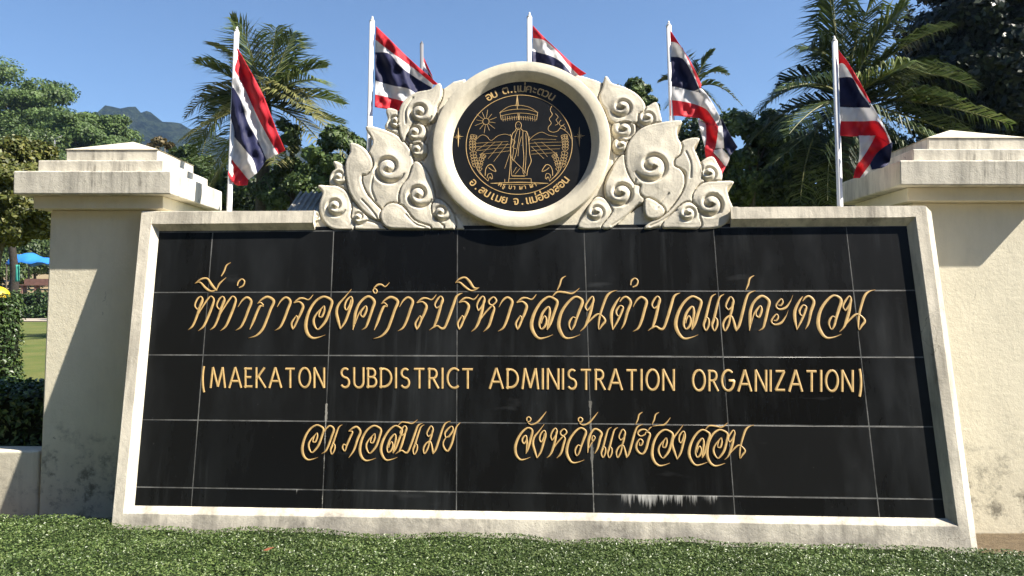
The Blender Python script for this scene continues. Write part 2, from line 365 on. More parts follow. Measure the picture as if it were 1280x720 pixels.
# frame, one mesh: inner bevel, flat lip, outer bevel, sides
def ring4(a, b): return [(i+4*a, (i+1) % 4+4*a, (i+1) % 4+4*b, i+4*b) for i in range(4)]
XG0, XG1 = px2s(392, 272, -E_LIP)[0], px2s(914, 268, -E_LIP)[0]     # the top bar stops here at either end of the carving
def sub_quadring(A, B, n=40):
    """ring of quads between corner loops A and B, finely split so edges can be worn"""
    v, f = [], []
    for i in range(4):
        base = len(v)
        ts = np.linspace(0, 1, n+1)
        if i == 0:
            w_ = A[1][0]-A[0][0]; g0, g1 = (XG0-A[0][0])/w_, (XG1-A[0][0])/w_
            for a_, b_ in ((0, g0), (g1, 1)):
                base = len(v)
                for t in np.linspace(a_, b_, 16):
                    v.append(A[i]*(1-t)+A[1]*t); tb_ = (v[-1][0]-B[0][0])/(B[1][0]-B[0][0]) if a_ < t < b_ or (t == g0 or t == g1) else t
                    v.append(B[0]*(1-tb_)+B[1]*tb_)
                f += [(base+2*k, base+2*k+2, base+2*k+3, base+2*k+1) for k in range(15)]
            continue
        for t in ts:
            v.append(A[i]*(1-t)+A[(i+1) % 4]*t); v.append(B[i]*(1-t)+B[(i+1) % 4]*t)
        f += [(base+2*k, base+2*k+2, base+2*k+3, base+2*k+1) for k in range(n)]
    return v, f
Oc = [v.copy() for v in Fc]
for i, (dx, dz) in enumerate(((-.004, .01), (.032, -.01), (.034, 0), (-.004, 0))): Oc[i] += np.array([dx, 0, dz]); Oc[i][1] = (-.03, -.012, -.012, -.03)[i]
Oc[0][2] = Fc[0][2]+.006; Oc[1][2] = Fc[1][2]-.022
Bc = [v.copy() for v in Oc]
for v in Bc: v[1] = .05
Lm = [l+(f-l)*.12 for l, f in zip(Lc, Fc)]
fr = MB()
for A, B in ((Lc, Pc), (Fc, Lc), (Oc, Fc), (Bc, Oc)): v, f = sub_quadring(A, B); fr.add(v, f)
for xg, sg in ((XG0, 1), (XG1, -1)):       # end faces of the two top bars
    def cut(c0_, c1_): t = (xg-c0_[0])/(c1_[0]-c0_[0]); return c0_*(1-t)+c1_*t
    e4 = [cut(*q) for q in ((Bc[0], Bc[1]), (Oc[0], Oc[1]), (Fc[0], Fc[1]), (Lc[0], Lc[1]), (Pc[0], Pc[1]))]; fr.add(e4, [(0, 1, 2, 3, 4)] if sg > 0 else [(4, 3, 2, 1, 0)])
frame = fr.obj('frame', MAT['frame'], sign)
bm_w = frame.modifiers.new('weld', 'WELD'); bm_w.merge_threshold = .0004
bevel(frame, .006, 3)
# granite panel
pm = [Pc[0]+(-.02, 0, .02), Pc[1]+(.02, 0, .02), Pc[2]+(.02, 0, -.02), Pc[3]+(-.02, 0, -.02)]
for v in pm: v[1] = 0
pb = [v+(0, .04, 0) for v in pm]
mesh_obj('granite_panel', pm+pb, [(0, 3, 2, 1), (4, 5, 6, 7)]+[(i, (i+1) % 4, (i+1) % 4+4, i+4) for i in range(4)], MAT['granite'], sign)

# ---- brush-stroke lettering
MPP = .00365
def crom(P, n=7, closed=False):
    P = np.asarray(P, float); k = len(P)
    if k < 3 and not closed:
        t = np.linspace(0, 1, n)[:, None]; return P[0]*(1-t)+P[-1]*t
    out = []
    idx = (lambda i: i % k) if closed else (lambda i: min(max(i, 0), k-1))
    for i in range(k if closed else k-1):
        p0, p1, p2, p3 = (P[idx(i+j)] for j in (-1, 0, 1, 2))
        for t in np.linspace(0, 1, n, endpoint=False):
            out.append(.5*((2*p1)+(-p0+p2)*t+(2*p0-5*p1+4*p2-p3)*t*t+(-p0+3*p1-3*p2+p3)*t**3))
    if not closed: out.append(P[-1])
    return np.array(out)
class Pen:
    """gold strokes as low ridges on a plane, each over a brown outline that paints in carved-edge shadow"""
    def __init__(s, y0): s.mb = MB(); s.y0 = y0; s.i = 0
    def stroke(s, pts, closed=False, edge=True, hgt=.0022, sm=True):
        """pts: local (x, z, w) in metres"""
        p = crom(pts, 6, closed) if sm else np.asarray(pts, float)
        xy, w = p[:, :2], p[:, 2]/2
        if closed: d = np.roll(xy, -1, 0)-np.roll(xy, 1, 0)
        else: d = np.gradient(xy, axis=0)
        d /= np.linalg.norm(d, axis=1, keepdims=True)+1e-9; nrm = np.stack([-d[:, 1], d[:, 0]], 1)
        s.i += 1; eps = .00004*(s.i % 12)
        k = len(p)
        def lay(ww, ye, yc, m):
            v = np.zeros((k, 3, 3))
            for j, q in enumerate((-1, 0, 1)):
                v[:, j, 0] = xy[:, 0]+nrm[:, 0]*ww*q; v[:, j, 2] = xy[:, 1]+nrm[:, 1]*ww*q
                v[:, j, 1] = s.y0-(yc if q == 0 else ye)
            f = []
            for a in range(k if closed else k-1):
                b = (a+1) % k
                for j in (0, 1): f.append((a*3+j, b*3+j, b*3+j+1, a*3+j+1))
            s.mb.add(v.reshape(-1, 3), f, m)
        if edge: lay(w+.0010, .0003+eps, .0006+eps, 1)
        lay(np.maximum(w, .0004), .0009+eps, .0009+hgt+eps, 0)
    def obj(s, name, parent, smooth=True): return s.mb.obj(name, [MAT['gold'], MAT['brown_shade']], parent, smooth)
REG = {'A': (220, 320, 6.4), 'B': (380, 320, 6.4), 'C': (540, 320, 6.4), 'D': (720, 320, 6.4), 'E': (900, 320, 6.4),
       'F': (370, 510, 6.095), 'G': (630, 510, 7.53), 'H': (770, 510, 7.53)}
def rp(reg, x, y): ox, oy, k = REG[reg]; return ox+x/k, oy+y/k
# glyph: (region, reference point, strokes)
GL = {
 'tho': ('A', (375, 325), [[(345,428,10),(326,397,18),(345,347,18),(373,326,14),(388,352,22),(372,398,20),(345,428,12)],
        [(385,350,20),(365,410,26),(340,490,26),(308,562,20),(273,592,4)], [(312,545,6),(365,445,14),(425,352,18),(455,324,14),(478,350,22),(465,405,28),(432,490,28),(398,562,22),(355,600,3)]]),
 'aa': ('A', (570, 332), [[(497,408,3),(528,358,16),(568,332,22),(602,364,28),(580,430,28),(546,518,26),(515,572,18),(475,597,3)]]),
 'ko': ('A', (735, 328), [[(590,588,5),(618,525,26),(650,445,26),(674,402,24),(702,404,8)], [(652,381,6),(678,374,14),(700,396,14)],
        [(652,381,5),(690,345,18),(735,328,26),(782,362,30),(756,430,28),(722,520,28),(690,590,26),(640,638,16),(580,657,3)]]),
 'ro': ('A', (945, 375), [[(942,374,5),(985,342,20),(1020,340,18),(1060,350,14),(1098,310,3)], [(943,377,8),(985,368,18),(1016,400,28),(1002,450,28),(975,505,22),(950,560,20),(932,586,12)],
        [(965,474,8),(928,530,20),(925,560,20),(934,586,10)], [(960,478,14),(972,492,18),(968,510,16)]]),
 'o': ('A', (1190, 325), [[(1195,632,3),(1140,652,12),(1090,656,24),(1052,620,34),(1038,550,36),(1062,450,30),(1112,368,24),(1172,328,22),(1220,338,26),(1248,368,28),(1232,430,28),(1200,515,28),(1160,568,20),(1130,588,14),(1105,550,26),(1102,505,24),(1125,462,16),(1155,430,14),(1185,398,10)],
        [(1187,398,12),(1186,440,22),(1168,485,20),(1145,487,12),(1145,462,16),(1160,430,12)]]),
 'ngo': ('B', (375, 272), [[(380,266,3),(322,335,14),(276,390,24),(260,450,30),(274,520,30),(290,584,14)], [(290,584,10),(330,525,24),(365,430,28),(386,365,24),(376,326,14),(340,358,18),(325,408,20),(340,433,14),(362,396,14),(376,348,10)]]),
 'kho': ('B', (510, 325), [[(390,592,6),(402,530,30),(414,445,30),(450,370,24),(512,324,24),(562,362,30),(545,430,28),(512,528,26),(492,572,16),(460,592,3)], [(408,545,8),(440,460,14),(490,402,12),(500,432,22),(475,486,20),(454,474,14),(458,444,14),(485,408,10)]]),
 'thanth': ('B', (570, 280), [[(563,298,12),(552,278,14),(566,262,12),(584,278,14),(576,298,12),(563,298,12)], [(558,258,8),(588,232,20),(620,230,18),(650,246,12),(684,212,3)]]),
 'bo': ('C', (70, 322), [[(35,418,10),(22,390,18),(44,346,18),(70,324,14),(86,352,22),(68,398,20),(36,418,12)], [(82,350,20),(62,430,28),(34,520,28),(10,574,12)],
        [(-22,594,3),(10,572,14),(42,560,18),(75,580,24),(102,570,22),(132,500,28),(168,400,28),(198,322,22),(245,297,3)]]),
 'i': ('C', (268, 172), [[(186,215,3),(218,185,16),(262,173,20),(298,203,28),(335,255,22),(376,255,3)], [(186,215,3),(222,213,16),(260,245,24),(305,276,18),(340,274,12),(378,253,3)]]),
 'ii': ('A', (225, 180), [[(150,222,3),(200,186,18),(250,182,20),(283,228,28),(318,270,22),(330,268,6)], [(150,222,3),(192,212,16),(238,258,26),(280,283,20),(322,268,12),(348,222,18),(402,172,3)]]),
 'ek': ('A', (362, 160), [[(362,162,8),(385,122,18),(404,76,16),(440,52,3)]]),
 'nik': ('A', (520, 220), [[(491,238,12),(500,206,16),(528,186,14),(548,205,16),(536,238,16),(506,254,12)]]),
 'ho': ('C', (408, 322), [[(370,438,10),(358,398,18),(380,347,18),(408,324,14),(420,355,22),(402,400,20),(370,438,12)], [(416,352,20),(400,440,28),(372,530,28),(346,578,16),(315,605,3)],
        [(362,548,5),(415,468,14),(475,402,16),(502,380,14),(514,356,20),(491,330,14),(456,356,18),(458,384,18),(482,398,16),(497,422,22),(480,480,28),(454,560,24),(412,606,3)]]),
 'lo': ('C', (930, 328), [[(968,630,3),(912,652,12),(852,658,24),(810,608,34),(796,540,36),(822,450,30),(872,370,24),(930,328,20),(980,345,26),(1002,375,28),(978,450,28),(946,540,28),(920,592,6)],
        [(918,588,6),(928,530,20),(942,450,26),(930,408,18),(888,450,24),(865,510,26),(858,556,22),(874,586,14),(904,560,22),(915,515,20),(902,482,14),(882,505,14),(874,540,8)]]),
 'so_tail': ('C', (930, 328), [[(962,326,6),(1000,290,18),(1060,292,22),(1122,300,16),(1180,258,3)]]),
 'wo': ('C', (1145, 328), [[(1185,630,3),(1122,654,12),(1066,656,24),(1030,612,34),(1013,545,36),(1036,450,30),(1090,370,24),(1145,328,20),(1190,343,26),(1202,375,30),(1178,440,28),(1154,505,24),(1136,560,20),(1112,592,10),(1095,555,20),(1104,518,20),(1128,490,12),(1152,502,12)]]),
 'no': ('E', (1035, 322), [[(1000,438,10),(982,405,18),(1005,355,18),(1035,322,12),(1047,355,22),(1030,402,20),(1000,438,12)], [(1046,350,20),(1032,440,28),(1010,520,28),(990,570,16),(955,607,3)],
        [(982,575,8),(1028,520,14),(1082,470,18),(1118,474,16),(1157,518,24),(1132,560,18),(1110,592,8),(1104,540,20),(1112,470,22),(1132,390,24),(1156,320,24),(1190,286,14),(1242,271,3)]]),
 'to': ('D', (350, 330), [[(358,588,3),(385,540,20),(410,450,28),(437,372,28),(406,330,22),(374,336,16),(350,366,8)], [(353,328,4),(322,370,20),(287,440,30),(282,505,30),(293,592,10)], [(293,590,8),(335,515,20),(370,435,22),(374,408,16),(350,400,14),(322,440,20),(326,472,16),(346,480,10),(364,440,12)]]),
 'e': ('D', (1115, 305), [[(1118,304,3),(1082,330,16),(1060,400,24),(1036,500,26),(1020,555,22),(1038,597,12),(1060,555,20),(1060,508,18),(1040,494,10),(1026,535,14)]]),
 'mo': ('E', (85, 328), [[(65,432,10),(45,402,18),(65,350,18),(86,328,12),(106,360,22),(96,406,20),(66,432,12)], [(103,366,20),(94,430,26),(74,500,18)], [(92,468,12),(46,500,18),(23,552,22),(38,600,12),(66,552,22),(84,485,18),(102,505,22),(122,575,26),(128,602,10)], [(126,600,10),(152,555,26),(180,450,28),(206,350,24),(232,300,16),(285,278,3)]]),
 'a': ('E', (490, 345), [[(582,312,2),(560,365,10),(525,413,20),(475,428,18),(447,405,18),(462,370,14),(490,345,12),(501,370,18),(485,396,14),(466,394,10)],
       [(545,434,2),(523,487,10),(488,535,20),(438,550,18),(410,527,18),(425,492,14),(453,467,12),(464,492,18),(448,518,14),(429,516,10)]]),
 'cho': ('G', (225, 188), [[(248,463,3),(202,482,10),(152,486,22),(115,442,30),(106,370,32),(130,290,28),(175,222,22),(225,188,18),(265,213,26),(250,290,28),(226,378,26),(205,430,6)], [(206,425,6),(210,372,14),(214,320,22),(207,262,16),(180,278,18),(170,310,20),(186,336,14),(204,312,14),(212,275,8)]]),
 'han': ('G', (230, 108), [[(214,122,14),(214,98,16),(234,86,14),(252,104,16),(240,128,14),(222,130,14)], [(222,138,8),(258,158,14),(310,137,18),(350,95,16),(398,34,3)]]),
 'do': ('G', (860, 195), [[(852,430,3),(880,378,22),(903,290,28),(916,236,28),(862,198,22),(822,230,22),(795,310,30),(787,422,8)], [(798,375,8),(830,320,14),(856,282,14),(840,262,12),(826,290,16),(834,315,12),(850,300,10)]]),
 'hok': ('H', (255, 205), [[(300,222,6),(275,205,16),(240,205,18),(212,222,20),(205,246,18),(232,266,14),(268,252,14),(284,228,14),(318,246,24),(302,310,28),(280,390,26),(250,432,18),(214,420,26),(190,380,28),(196,330,20),(225,294,14),(250,315,20),(238,350,16),(218,350,12),(222,322,10)], [(300,215,4),(318,190,12),(338,178,4)], [(345,172,5),(400,165,12),(458,155,18),(512,90,3)]]),
 'yo': ('F', (1190, 142), [[(1140,228,10),(1134,192,16),(1165,152,14),(1190,142,10),(1194,172,16),(1165,216,16),(1140,228,10),(1120,268,14),(1128,305,20),(1155,328,16),(1186,272,20),(1208,185,20),(1225,140,12),(1252,112,3)]]),
 'pho': ('F', (465, 145), [[(402,378,3),(440,322,18),(468,240,22),(490,182,24),(466,146,20),(435,152,16),(402,176,5)], [(402,178,5),(430,182,14),(414,222,20),(388,280,18),(372,328,12),(354,305,16),(364,278,12),(386,290,12)]]),
}
def letter(pen, gl, px, py, s=1.0, sx=None):
    reg, ref, strokes = GL[gl]; k = REG[reg][2]
    r0 = px2s(*rp(reg, *ref)); a = px2s(px, py); sx = sx or s
    for st in strokes:
        pts = []
        for x, y, w in st:
            q = px2s(*rp(reg, x, y)); pts.append(((q[0]-r0[0])*sx+a[0], (q[2]-r0[2])*s+a[2], w/k*MPP*s*.76))
        pen.stroke(pts)
def word(spec, label=None):
    pen = Pen(0.0)
    for gl, reg, x, y, *s in spec: letter(pen, gl, *rp(reg, x, y), *(s or [1.0]))
    o = pen.obj('lettering', sign)
    if label: o['label'] = label
w1 = [('ii','A',225,180),('ek','A',362,160),('tho','A',200,325),('tho','A',375,325),('nik','A',520,220),('aa','A',570,332),('ko','A',735,328),('aa','A',882,332),('ro','A',945,375),('o','A',1190,325),
 ('ngo','B',375,272),('kho','B',510,325),('thanth','B',570,280),('ko','B',700,330),('aa','B',835,332),('ro','B',905,375),('bo','C',70,322),('i','C',268,172),('ro','C',218,373),('ho','C',408,322),('aa','C',605,332),('ro','C',680,373),
 ('lo','C',930,328),('so_tail','C',930,328),('ek','C',1000,272),('wo','C',1145,328),('no','D',130,325),('to','D',350,330),('nik','D',465,215),('aa','D',525,330),('bo','D',652,322),('lo','D',925,325),
 ('e','D',1115,305),('e','D',1182,307),('mo','E',85,328),('ek','E',205,270),('kho','E',330,322),('a','E',490,345),('to','E',658,325),('wo','E',905,318),('no','E',1035,322)]
word(w1, 'large calligraphic gold Thai line across the upper panel')
q = .78
w3 = [('o','F',165,130,q),('aa','F',262,137,q),('e','F',352,128,q),('pho','F',465,145),('o','F',602,135,q),('lo','F',755,137,q),('so_tail','F',755,137,q*.9),('bo','F',830,135,q),('e','F',976,128,q),('mo','F',1030,138,q),('yo','F',1190,142),
 ('cho','G',225,188),('han','G',230,108),('ngo','G',375,158,q),('ho','G',485,190,q),('wo','G',715,190,q),('han','G',716,112),('do','G',860,195),('e','G',1010,182,q),('e','G',1070,184,q),('mo','G',1120,202,q),('ek','G',1238,150,q),
 ('hok','H',255,205),('ek','H',338,152,q),('o','H',470,205,q),('ngo','H',628,165,q),('lo','H',808,207,q),('so_tail','H',808,207,q),('o','H',985,205,q),('no','H',1105,210,q)]
k3 = next(i for i, t in enumerate(w3) if t[0] == 'cho')
word(w3[:k3], 'first small calligraphic gold Thai word low on the panel'); word(w3[k3:], 'second small calligraphic gold Thai word low on the panel')

# ---- English capitals, drawn as even strokes; glyph box height 1
def arc(cx, cy, rx, ry, a0, a1, n=14): return [(cx+rx*math.cos(R(a)), cy+ry*math.sin(R(a))) for a in np.linspace(a0, a1, n)]
CAP = {
 '(': (.26, [arc(.40, .42, .36, .98, 140, 220)]), ')': (.26, [arc(-.14, .42, .36, .98, 40, -40)]),
 'M': (.86, [[(0, 0), (.14, 1)], [(.14, 1), (.43, .06)], [(.43, .06), (.72, 1)], [(.72, 1), (.86, 0)]]),
 'A': (.72, [[(0, 0), (.36, 1)], [(.36, 1), (.72, 0)], [(.13, .33), (.59, .33)]]),
 'E': (.40, [[(0, 0), (0, 1)], [(-.07, .93), (.40, .93)], [(0, .52), (.36, .52)], [(-.07, .07), (.42, .07)]]),
 'K': (.52, [[(0, 0), (0, 1)], [(.5, 1), (.03, .46)], [(.12, .56), (.55, 0)]]),
 'T': (.56, [[(.28, 0), (.28, .95)], [(0, .93), (.56, .93)]]),
 'O': (.66, [arc(.33, .5, .33, .47, 90, 450, 28)]),
 'N': (.58, [[(0, 0), (0, 1)], [(0, 1), (.58, 0)], [(.58, 0), (.58, 1)]]),
 'S': (.46, [arc(.23, .725, .2, .21, 40, 270, 14)[:-1]+arc(.22, .265, .22, .235, 88, -150, 16)]),
 'U': (.50, [[(0, 1), (0, .35)]+arc(.25, .3, .25, .28, 180, 360, 14)[1:]+[(.5, 1)]]),
 'B': (.44, [[(0, 0), (0, 1)], [(-.07, .93), (.18, .93)]+arc(.2, .73, .18, .2, 90, -90, 10)+[(0, .53)], [(0, .53), (.2, .53)]+arc(.22, .3, .22, .23, 90, -90, 10)+[(-.07, .07)]]),
 'D': (.56, [[(0, 0), (0, 1)], [(-.07, .93), (.14, .93)]+arc(.14, .5, .42, .43, 90, -90, 16)+[(-.07, .07)]]),
 'I': (.02, [[(0, 0), (0, 1)]]),
 'R': (.46, [[(0, 0), (0, 1)], [(-.07, .93), (.18, .93)]+arc(.2, .71, .2, .22, 90, -90, 10)+[(0, .49)], [(.2, .49), (.5, 0)]]),
 'C': (.56, [arc(.36, .5, .36, .47, 48, 312, 22)]),
 'G': (.66, [arc(.34, .5, .34, .47, 48, 360, 24)+[(.68, .5), (.38, .5)]]),
 'Z': (.52, [[(.02, .93), (.52, .93)], [(.5, .93), (.02, .07)], [(0, .07), (.54, .07)]]),
}
def capword(txt, x0, x1, yt, yb, yt2, yb2):
    pen = Pen(0.0)
    gap = .25; tot = sum(CAP[c][0] for c in txt)+gap*(len(txt)-1)
    for c in txt.split('|'): pass
    u = 0
    for c in txt:
        w, sts = CAP[c]
        for st in sts:
            pts = []
            for gx_, gy_ in st:
                f = (u+gx_)/tot; px = x0+(x1-x0)*f
                top = yt+(yt2-yt)*f; bot = yb+(yb2-yb)*f
                s = px2s(px, bot+(top-bot)*gy_); pts.append((s[0], s[2], .0100))
            pts = np.array(pts)
            if len(pts) == 2: pts = np.stack([pts[0]*(1-t)+pts[1]*t for t in np.linspace(0, 1, 4)])
            pen.stroke(pts, sm=False)
        u += w+gap
    pen.obj('lettering', sign)
capword('(MAEKATON', 252.5, 405, 459, 485, 459.5, 485)
capword('SUBDISTRICT', 426, 591, 459, 485, 460, 486)
capword('ADMINISTRATION', 612, 842, 460, 486, 461.5, 488.5)
capword('ORGANIZATION)', 866, 1077, 462, 489, 462.5, 490)

# ---- round crest: ring, disc, line drawing
YF = -.040                 # front face of the ring
CC = px2s(651, 181, YF); CX, CZ = CC[0], CC[2]+.015
def lathe(prof, cx, cz, n=120):
    v, f = [], []
    for r, y in prof:
        for k in range(n):
            a = 2*math.pi*k/n; v.append((cx+r*math.cos(a), y, cz+r*math.sin(a)))
    for i in range(len(prof)-1):
        for k in range(n): f.append((i*n+k, i*n+(k+1) % n, (i+1)*n+(k+1) % n, (i+1)*n+k))
    return v, f
crest = mesh_obj('crest_ring', *lathe([(.300, .12), (.427, .12), (.427, YF+.008), (.424, YF+.002), (.418, YF), (.376, YF), (.370, YF+.002), (.337, YF+.040), (.336, YF+.06), (.300, YF+.06)][::-1], CX, CZ), MAT['ring'], sign, True)
crest.modifiers.new('es', 'EDGE_SPLIT').split_angle = R(34)
YD = YF+.042
dv, df = lathe([(.341, YD+.03), (.341, YD), (.15, YD), (.001, YD)], CX, CZ)
disc = mesh_obj('emblem_disc', dv, df, MAT['disc'], sign)
ep = Pen(YD)
ZK = (530, 70, 3.2708)
def zk(x, y): q = px2s(ZK[0]+x/ZK[2], ZK[1]+y/ZK[2], YD); return q[0], q[2]
def ln(pts, w=1.1, closed=False, sm=True):
    P = [(*zk(x, y), w*MPP*.52) for x, y in pts]
    if len(P) == 2: P = [tuple(np.array(P[0])*(1-t)+np.array(P[1])*t) for t in (0, .33, .67, 1)]; sm = False
    ep.stroke(P, closed=closed, edge=False, hgt=.0007, sm=sm)
def circ(cx, cy, rx, ry, w=1.1, n=40): ln([(cx+rx*math.cos(a), cy+ry*math.sin(a)) for a in np.linspace(0, 2*math.pi, n, endpoint=False)], w, True)
c0 = zk(388, 360)
ep.stroke([(c0[0]+.257*math.cos(a), c0[1]+.257*math.sin(a), .0032) for a in np.linspace(0, 2*math.pi, 72, endpoint=False)], closed=True, edge=False, hgt=.0007)
# parasol
ln([(381,160),(377,195),(375,205)], 1.5); ln([(381,160),(385,195),(387,205)], 1.5); ln([(381,160),(381,205)], 1.5)
ln([(312,230),(345,208),(385,202),(430,210),(463,230)], 1.2); ln([(310,232),(345,222),(385,218),(425,220),(465,232)], 1.2)
ln([(312,246),(350,238),(385,234),(425,236),(463,244)], 1.2); ln([(310,230),(316,262)], 1.2); ln([(465,230),(460,262)], 1.2)
ln([(320,262),(350,256),(385,250),(425,254),(458,262)], 1.0)
for k in range(15):
    x = 322+k*9.3; ln([(x, 246), (x+1.5, 262-6*math.sin(math.pi*k/14)+6)], .9)
ln([(381,205),(381,218)], 1.4); ln([(384,236),(386,262)], 1.6); ln([(390,236),(390,262)], 1.0)
# sun
circ(253, 268, 13, 13, 1.3, 18)
for k in range(12):
    a = 2*math.pi*k/12+.15; r1 = 48 if k % 2 else 40
    ln([(253+15*math.cos(a), 268+15*math.sin(a)), (253+r1*math.cos(a), 268+r1*math.sin(a))], .95)
# cloud and branch at right
ln([(522,205),(516,222),(524,240),(512,258),(520,275),(508,292),(510,305),(528,312),(548,306),(556,296),(572,302),(590,318),(602,338)], 1.2)
ln([(536,236),(548,250),(540,262),(548,276),(536,284)], 1.0); ln([(560,262),(552,275),(562,288),(574,278)], 1.0); ln([(556,296),(566,284),(578,296),(572,304)], 1.0)
# mountains and fields
ln([(212,342),(235,324),(255,328),(275,346),(300,328),(330,320),(352,326)], 1.0); ln([(432,342),(455,322),(482,312),(510,324),(545,330)], 1.0); ln([(440,345),(470,340),(540,342)], .9)
ln([(205,358),(260,354),(345,350)], .9); ln([(210,372),(280,366),(350,362)], .9); ln([(215,388),(280,380),(350,374)], .9); ln([(225,402),(290,396),(350,388)], .9)
ln([(432,358),(490,354),(565,352)], .9); ln([(436,372),(490,368),(560,366)], .9); ln([(438,388),(500,382),(556,380)], .9); ln([(438,402),(500,398),(545,396)], .9)
for a, b_ in (((320,352),(262,420)), ((342,358),(285,432)), ((290,352),(230,405)), ((350,400),(330,460)), ((452,352),(505,412)), ((480,352),(545,405)), ((438,370),(490,420)), ((262,354),(215,386))): ln([a, b_], .85)
# robed figure on its plinth
circ(386, 285, 12, 16, 1.3, 16)
ln([(376,298),(372,308),(362,318),(356,345),(354,400),(352,450),(347,505)], 1.5); ln([(398,298),(404,306),(420,312),(428,345),(432,400),(438,430),(425,462),(420,490)], 1.5)
ln([(382,302),(370,340),(364,400),(356,450),(358,490)], 1.1); ln([(392,302),(386,350),(376,400),(366,430)], 1.1); ln([(404,308),(404,360),(408,420),(404,470),(410,486)], 1.3)
ln([(416,316),(418,370),(416,430),(412,480)], 1.2); ln([(360,420),(380,440),(402,462),(415,480)], 1.2); ln([(362,340),(372,352),(362,372),(376,380)], 1.1); ln([(398,330),(388,370),(384,410)], 1.0)
ln([(358,488),(380,490),(415,490)], 1.2); ln([(428,360),(432,330)], 1.0); ln([(364,478),(378,455)], 1.0); ln([(372,484),(392,460)], 1.0); ln([(352,320),(360,345),(352,380),(358,420)], 1.1)
ln([(386,292),(383,297),(389,298)], .8); ln([(380,282),(384,282)], .8); ln([(388,282),(392,282)], .8)
for yy, xa, xb in ((492,360,412), (502,346,438), (518,330,438)): ln([(xa, yy), (xb, yy)], 1.3)
ln([(330,504),(330,518)], 1.2); ln([(438,502),(438,518)], 1.2); ln([(346,504),(346,518)], 1.2); ln([(272,521),(388,516),(508,521)], 1.3); ln([(272,521),(388,526),(508,521)], 1.1)
# rice ears and leaves either side
def ear(pts, n, r, sgn):
    c = crom(pts, 8)
    ln([tuple(p) for p in c[::6]]+[tuple(c[-1])], 1.2)
    for k in range(n):
        p = c[int(k*(len(c)-1)/n)]; d = c[min(int(k*(len(c)-1)/n)+1, len(c)-1)]-p; d = d/(np.linalg.norm(d)+1e-6); nn = np.array([-d[1], d[0]])
        for sg in (-1, 1):
            q0 = p+nn*sg*r*.1; q1 = p+nn*sg*r+d*r*.3; q2 = p+nn*sg*r*.35+d*r*1.3
            ln([tuple(q0), tuple(q1), tuple(q2)], 1.1)
for mir in (0, 1):
    fx = (lambda x: 776-x) if mir else (lambda x: x)
    ear([(fx(204), 322), (fx(198), 360), (fx(203), 410), (fx(212), 450)], 11, 13, 1)
    ear([(fx(245), 402), (fx(232), 430), (fx(225), 468)], 6, 11, 1)
    ln([(fx(212), 450), (fx(228), 480), (fx(258), 508)], 1.2); ln([(fx(225), 468), (fx(240), 490), (fx(262), 512)], 1.2)
    ln([(fx(250), 490), (fx(252), 465), (fx(262), 448), (fx(278), 446), (fx(294), 472), (fx(276), 466), (fx(264), 456)], 1.6); ln([(fx(258), 500), (fx(262), 484), (fx(276), 482), (fx(280), 502), (fx(270), 494)], 1.2)
    ln([(fx(262), 512), (fx(268), 495), (fx(276), 505)], 1.1)
# four-pointed stars
for cx, cy in ((140, 331), (635, 328)):
    for (tx, ty), w in (((0, -38), 5), ((0, 42), 5), ((-22, 2), 4), ((22, -2), 4)):
        ln([(cx, cy), (cx+tx*.25, cy+ty*.25), (cx+tx, cy+ty)], 1, sm=False) if False else ep.stroke([(*zk(cx, cy), .0012*w), (*zk(cx+tx*.4, cy+ty*.4), .0010*w), (*zk(cx+tx, cy+ty), .0003)], edge=False, hgt=.0016, sm=False)
    for a in (.78, 2.36, 3.92, 5.5): ln([(cx, cy), (cx+12*math.cos(a), cy+12*math.sin(a))], .9)
ep.obj('emblem_drawing', disc)
# Thai words round the disc
def arc_text(groups, rad, a0, a1, size, top, name):
    mbx = MB(); dg = None
    n = len(groups)
    for k, gtxt in enumerate(groups):
        if gtxt == ' ': continue
        a = R(a0+(a1-a0)*k/(n-1)); cu = bpy.data.curves.new('t', 'FONT'); cu.body = gtxt; cu.size = size; cu.align_x = 'CENTER'; cu.offset = size*.013
        to = bpy.data.objects.new('t', cu); COL.objects.link(to); bpy.context.view_layer.update()
        me = bpy.data.meshes.new_from_object(to.evaluated_get(bpy.context.evaluated_depsgraph_get()))
        ca, sa = math.cos(a), math.sin(a); rot = a-math.pi/2 if top else a+math.pi/2
        cr, sr = math.cos(rot), math.sin(rot); v = []
        for q in me.vertices:
            x, y = q.co.x, q.co.y
            v.append((c0[0]+rad*ca+x*cr-y*sr, YD-.0016, c0[1]+rad*sa+x*sr+y*cr))
        if v: mbx.add(v, [tuple(p.vertices) for p in me.polygons])
        bpy.data.objects.remove(to); bpy.data.curves.remove(cu); bpy.data.meshes.remove(me)
    if mbx.n: mbx.obj(name, MAT['gold'], disc)
arc_text(['อ', 'บ', ' ', 'ต', '.'], .274, 121, 98, .061, True, 'emblem_lettering')
arc_text(['แ', 'ม่', 'ค', 'ะ', 'ต', 'ว', 'น'], .274, 93, 57, .061, True, 'emblem_lettering')
arc_text(['อ', '.', 'ส', 'บ', 'เ', 'ม', 'ย'], .309, 222, 257, .057, False, 'emblem_lettering')
arc_text(['จ', '.', 'แ', 'ม่', 'ฮ่', 'อ', 'ง', 'ส', 'อ', 'น'], .309, 268, 320, .057, False, 'emblem_lettering')
arc_text(['ค', 'รู'], .233, 247, 252, .031, False, 'emblem_lettering')
arc_text(['บ', 'า'], .233, 260, 265, .031, False, 'emblem_lettering')
arc_text(['ผ', 'า'], .233, 273, 278, .031, False, 'emblem_lettering')
arc_text(['ผ่', 'า'], .233, 286, 291, .031, False, 'emblem_lettering')

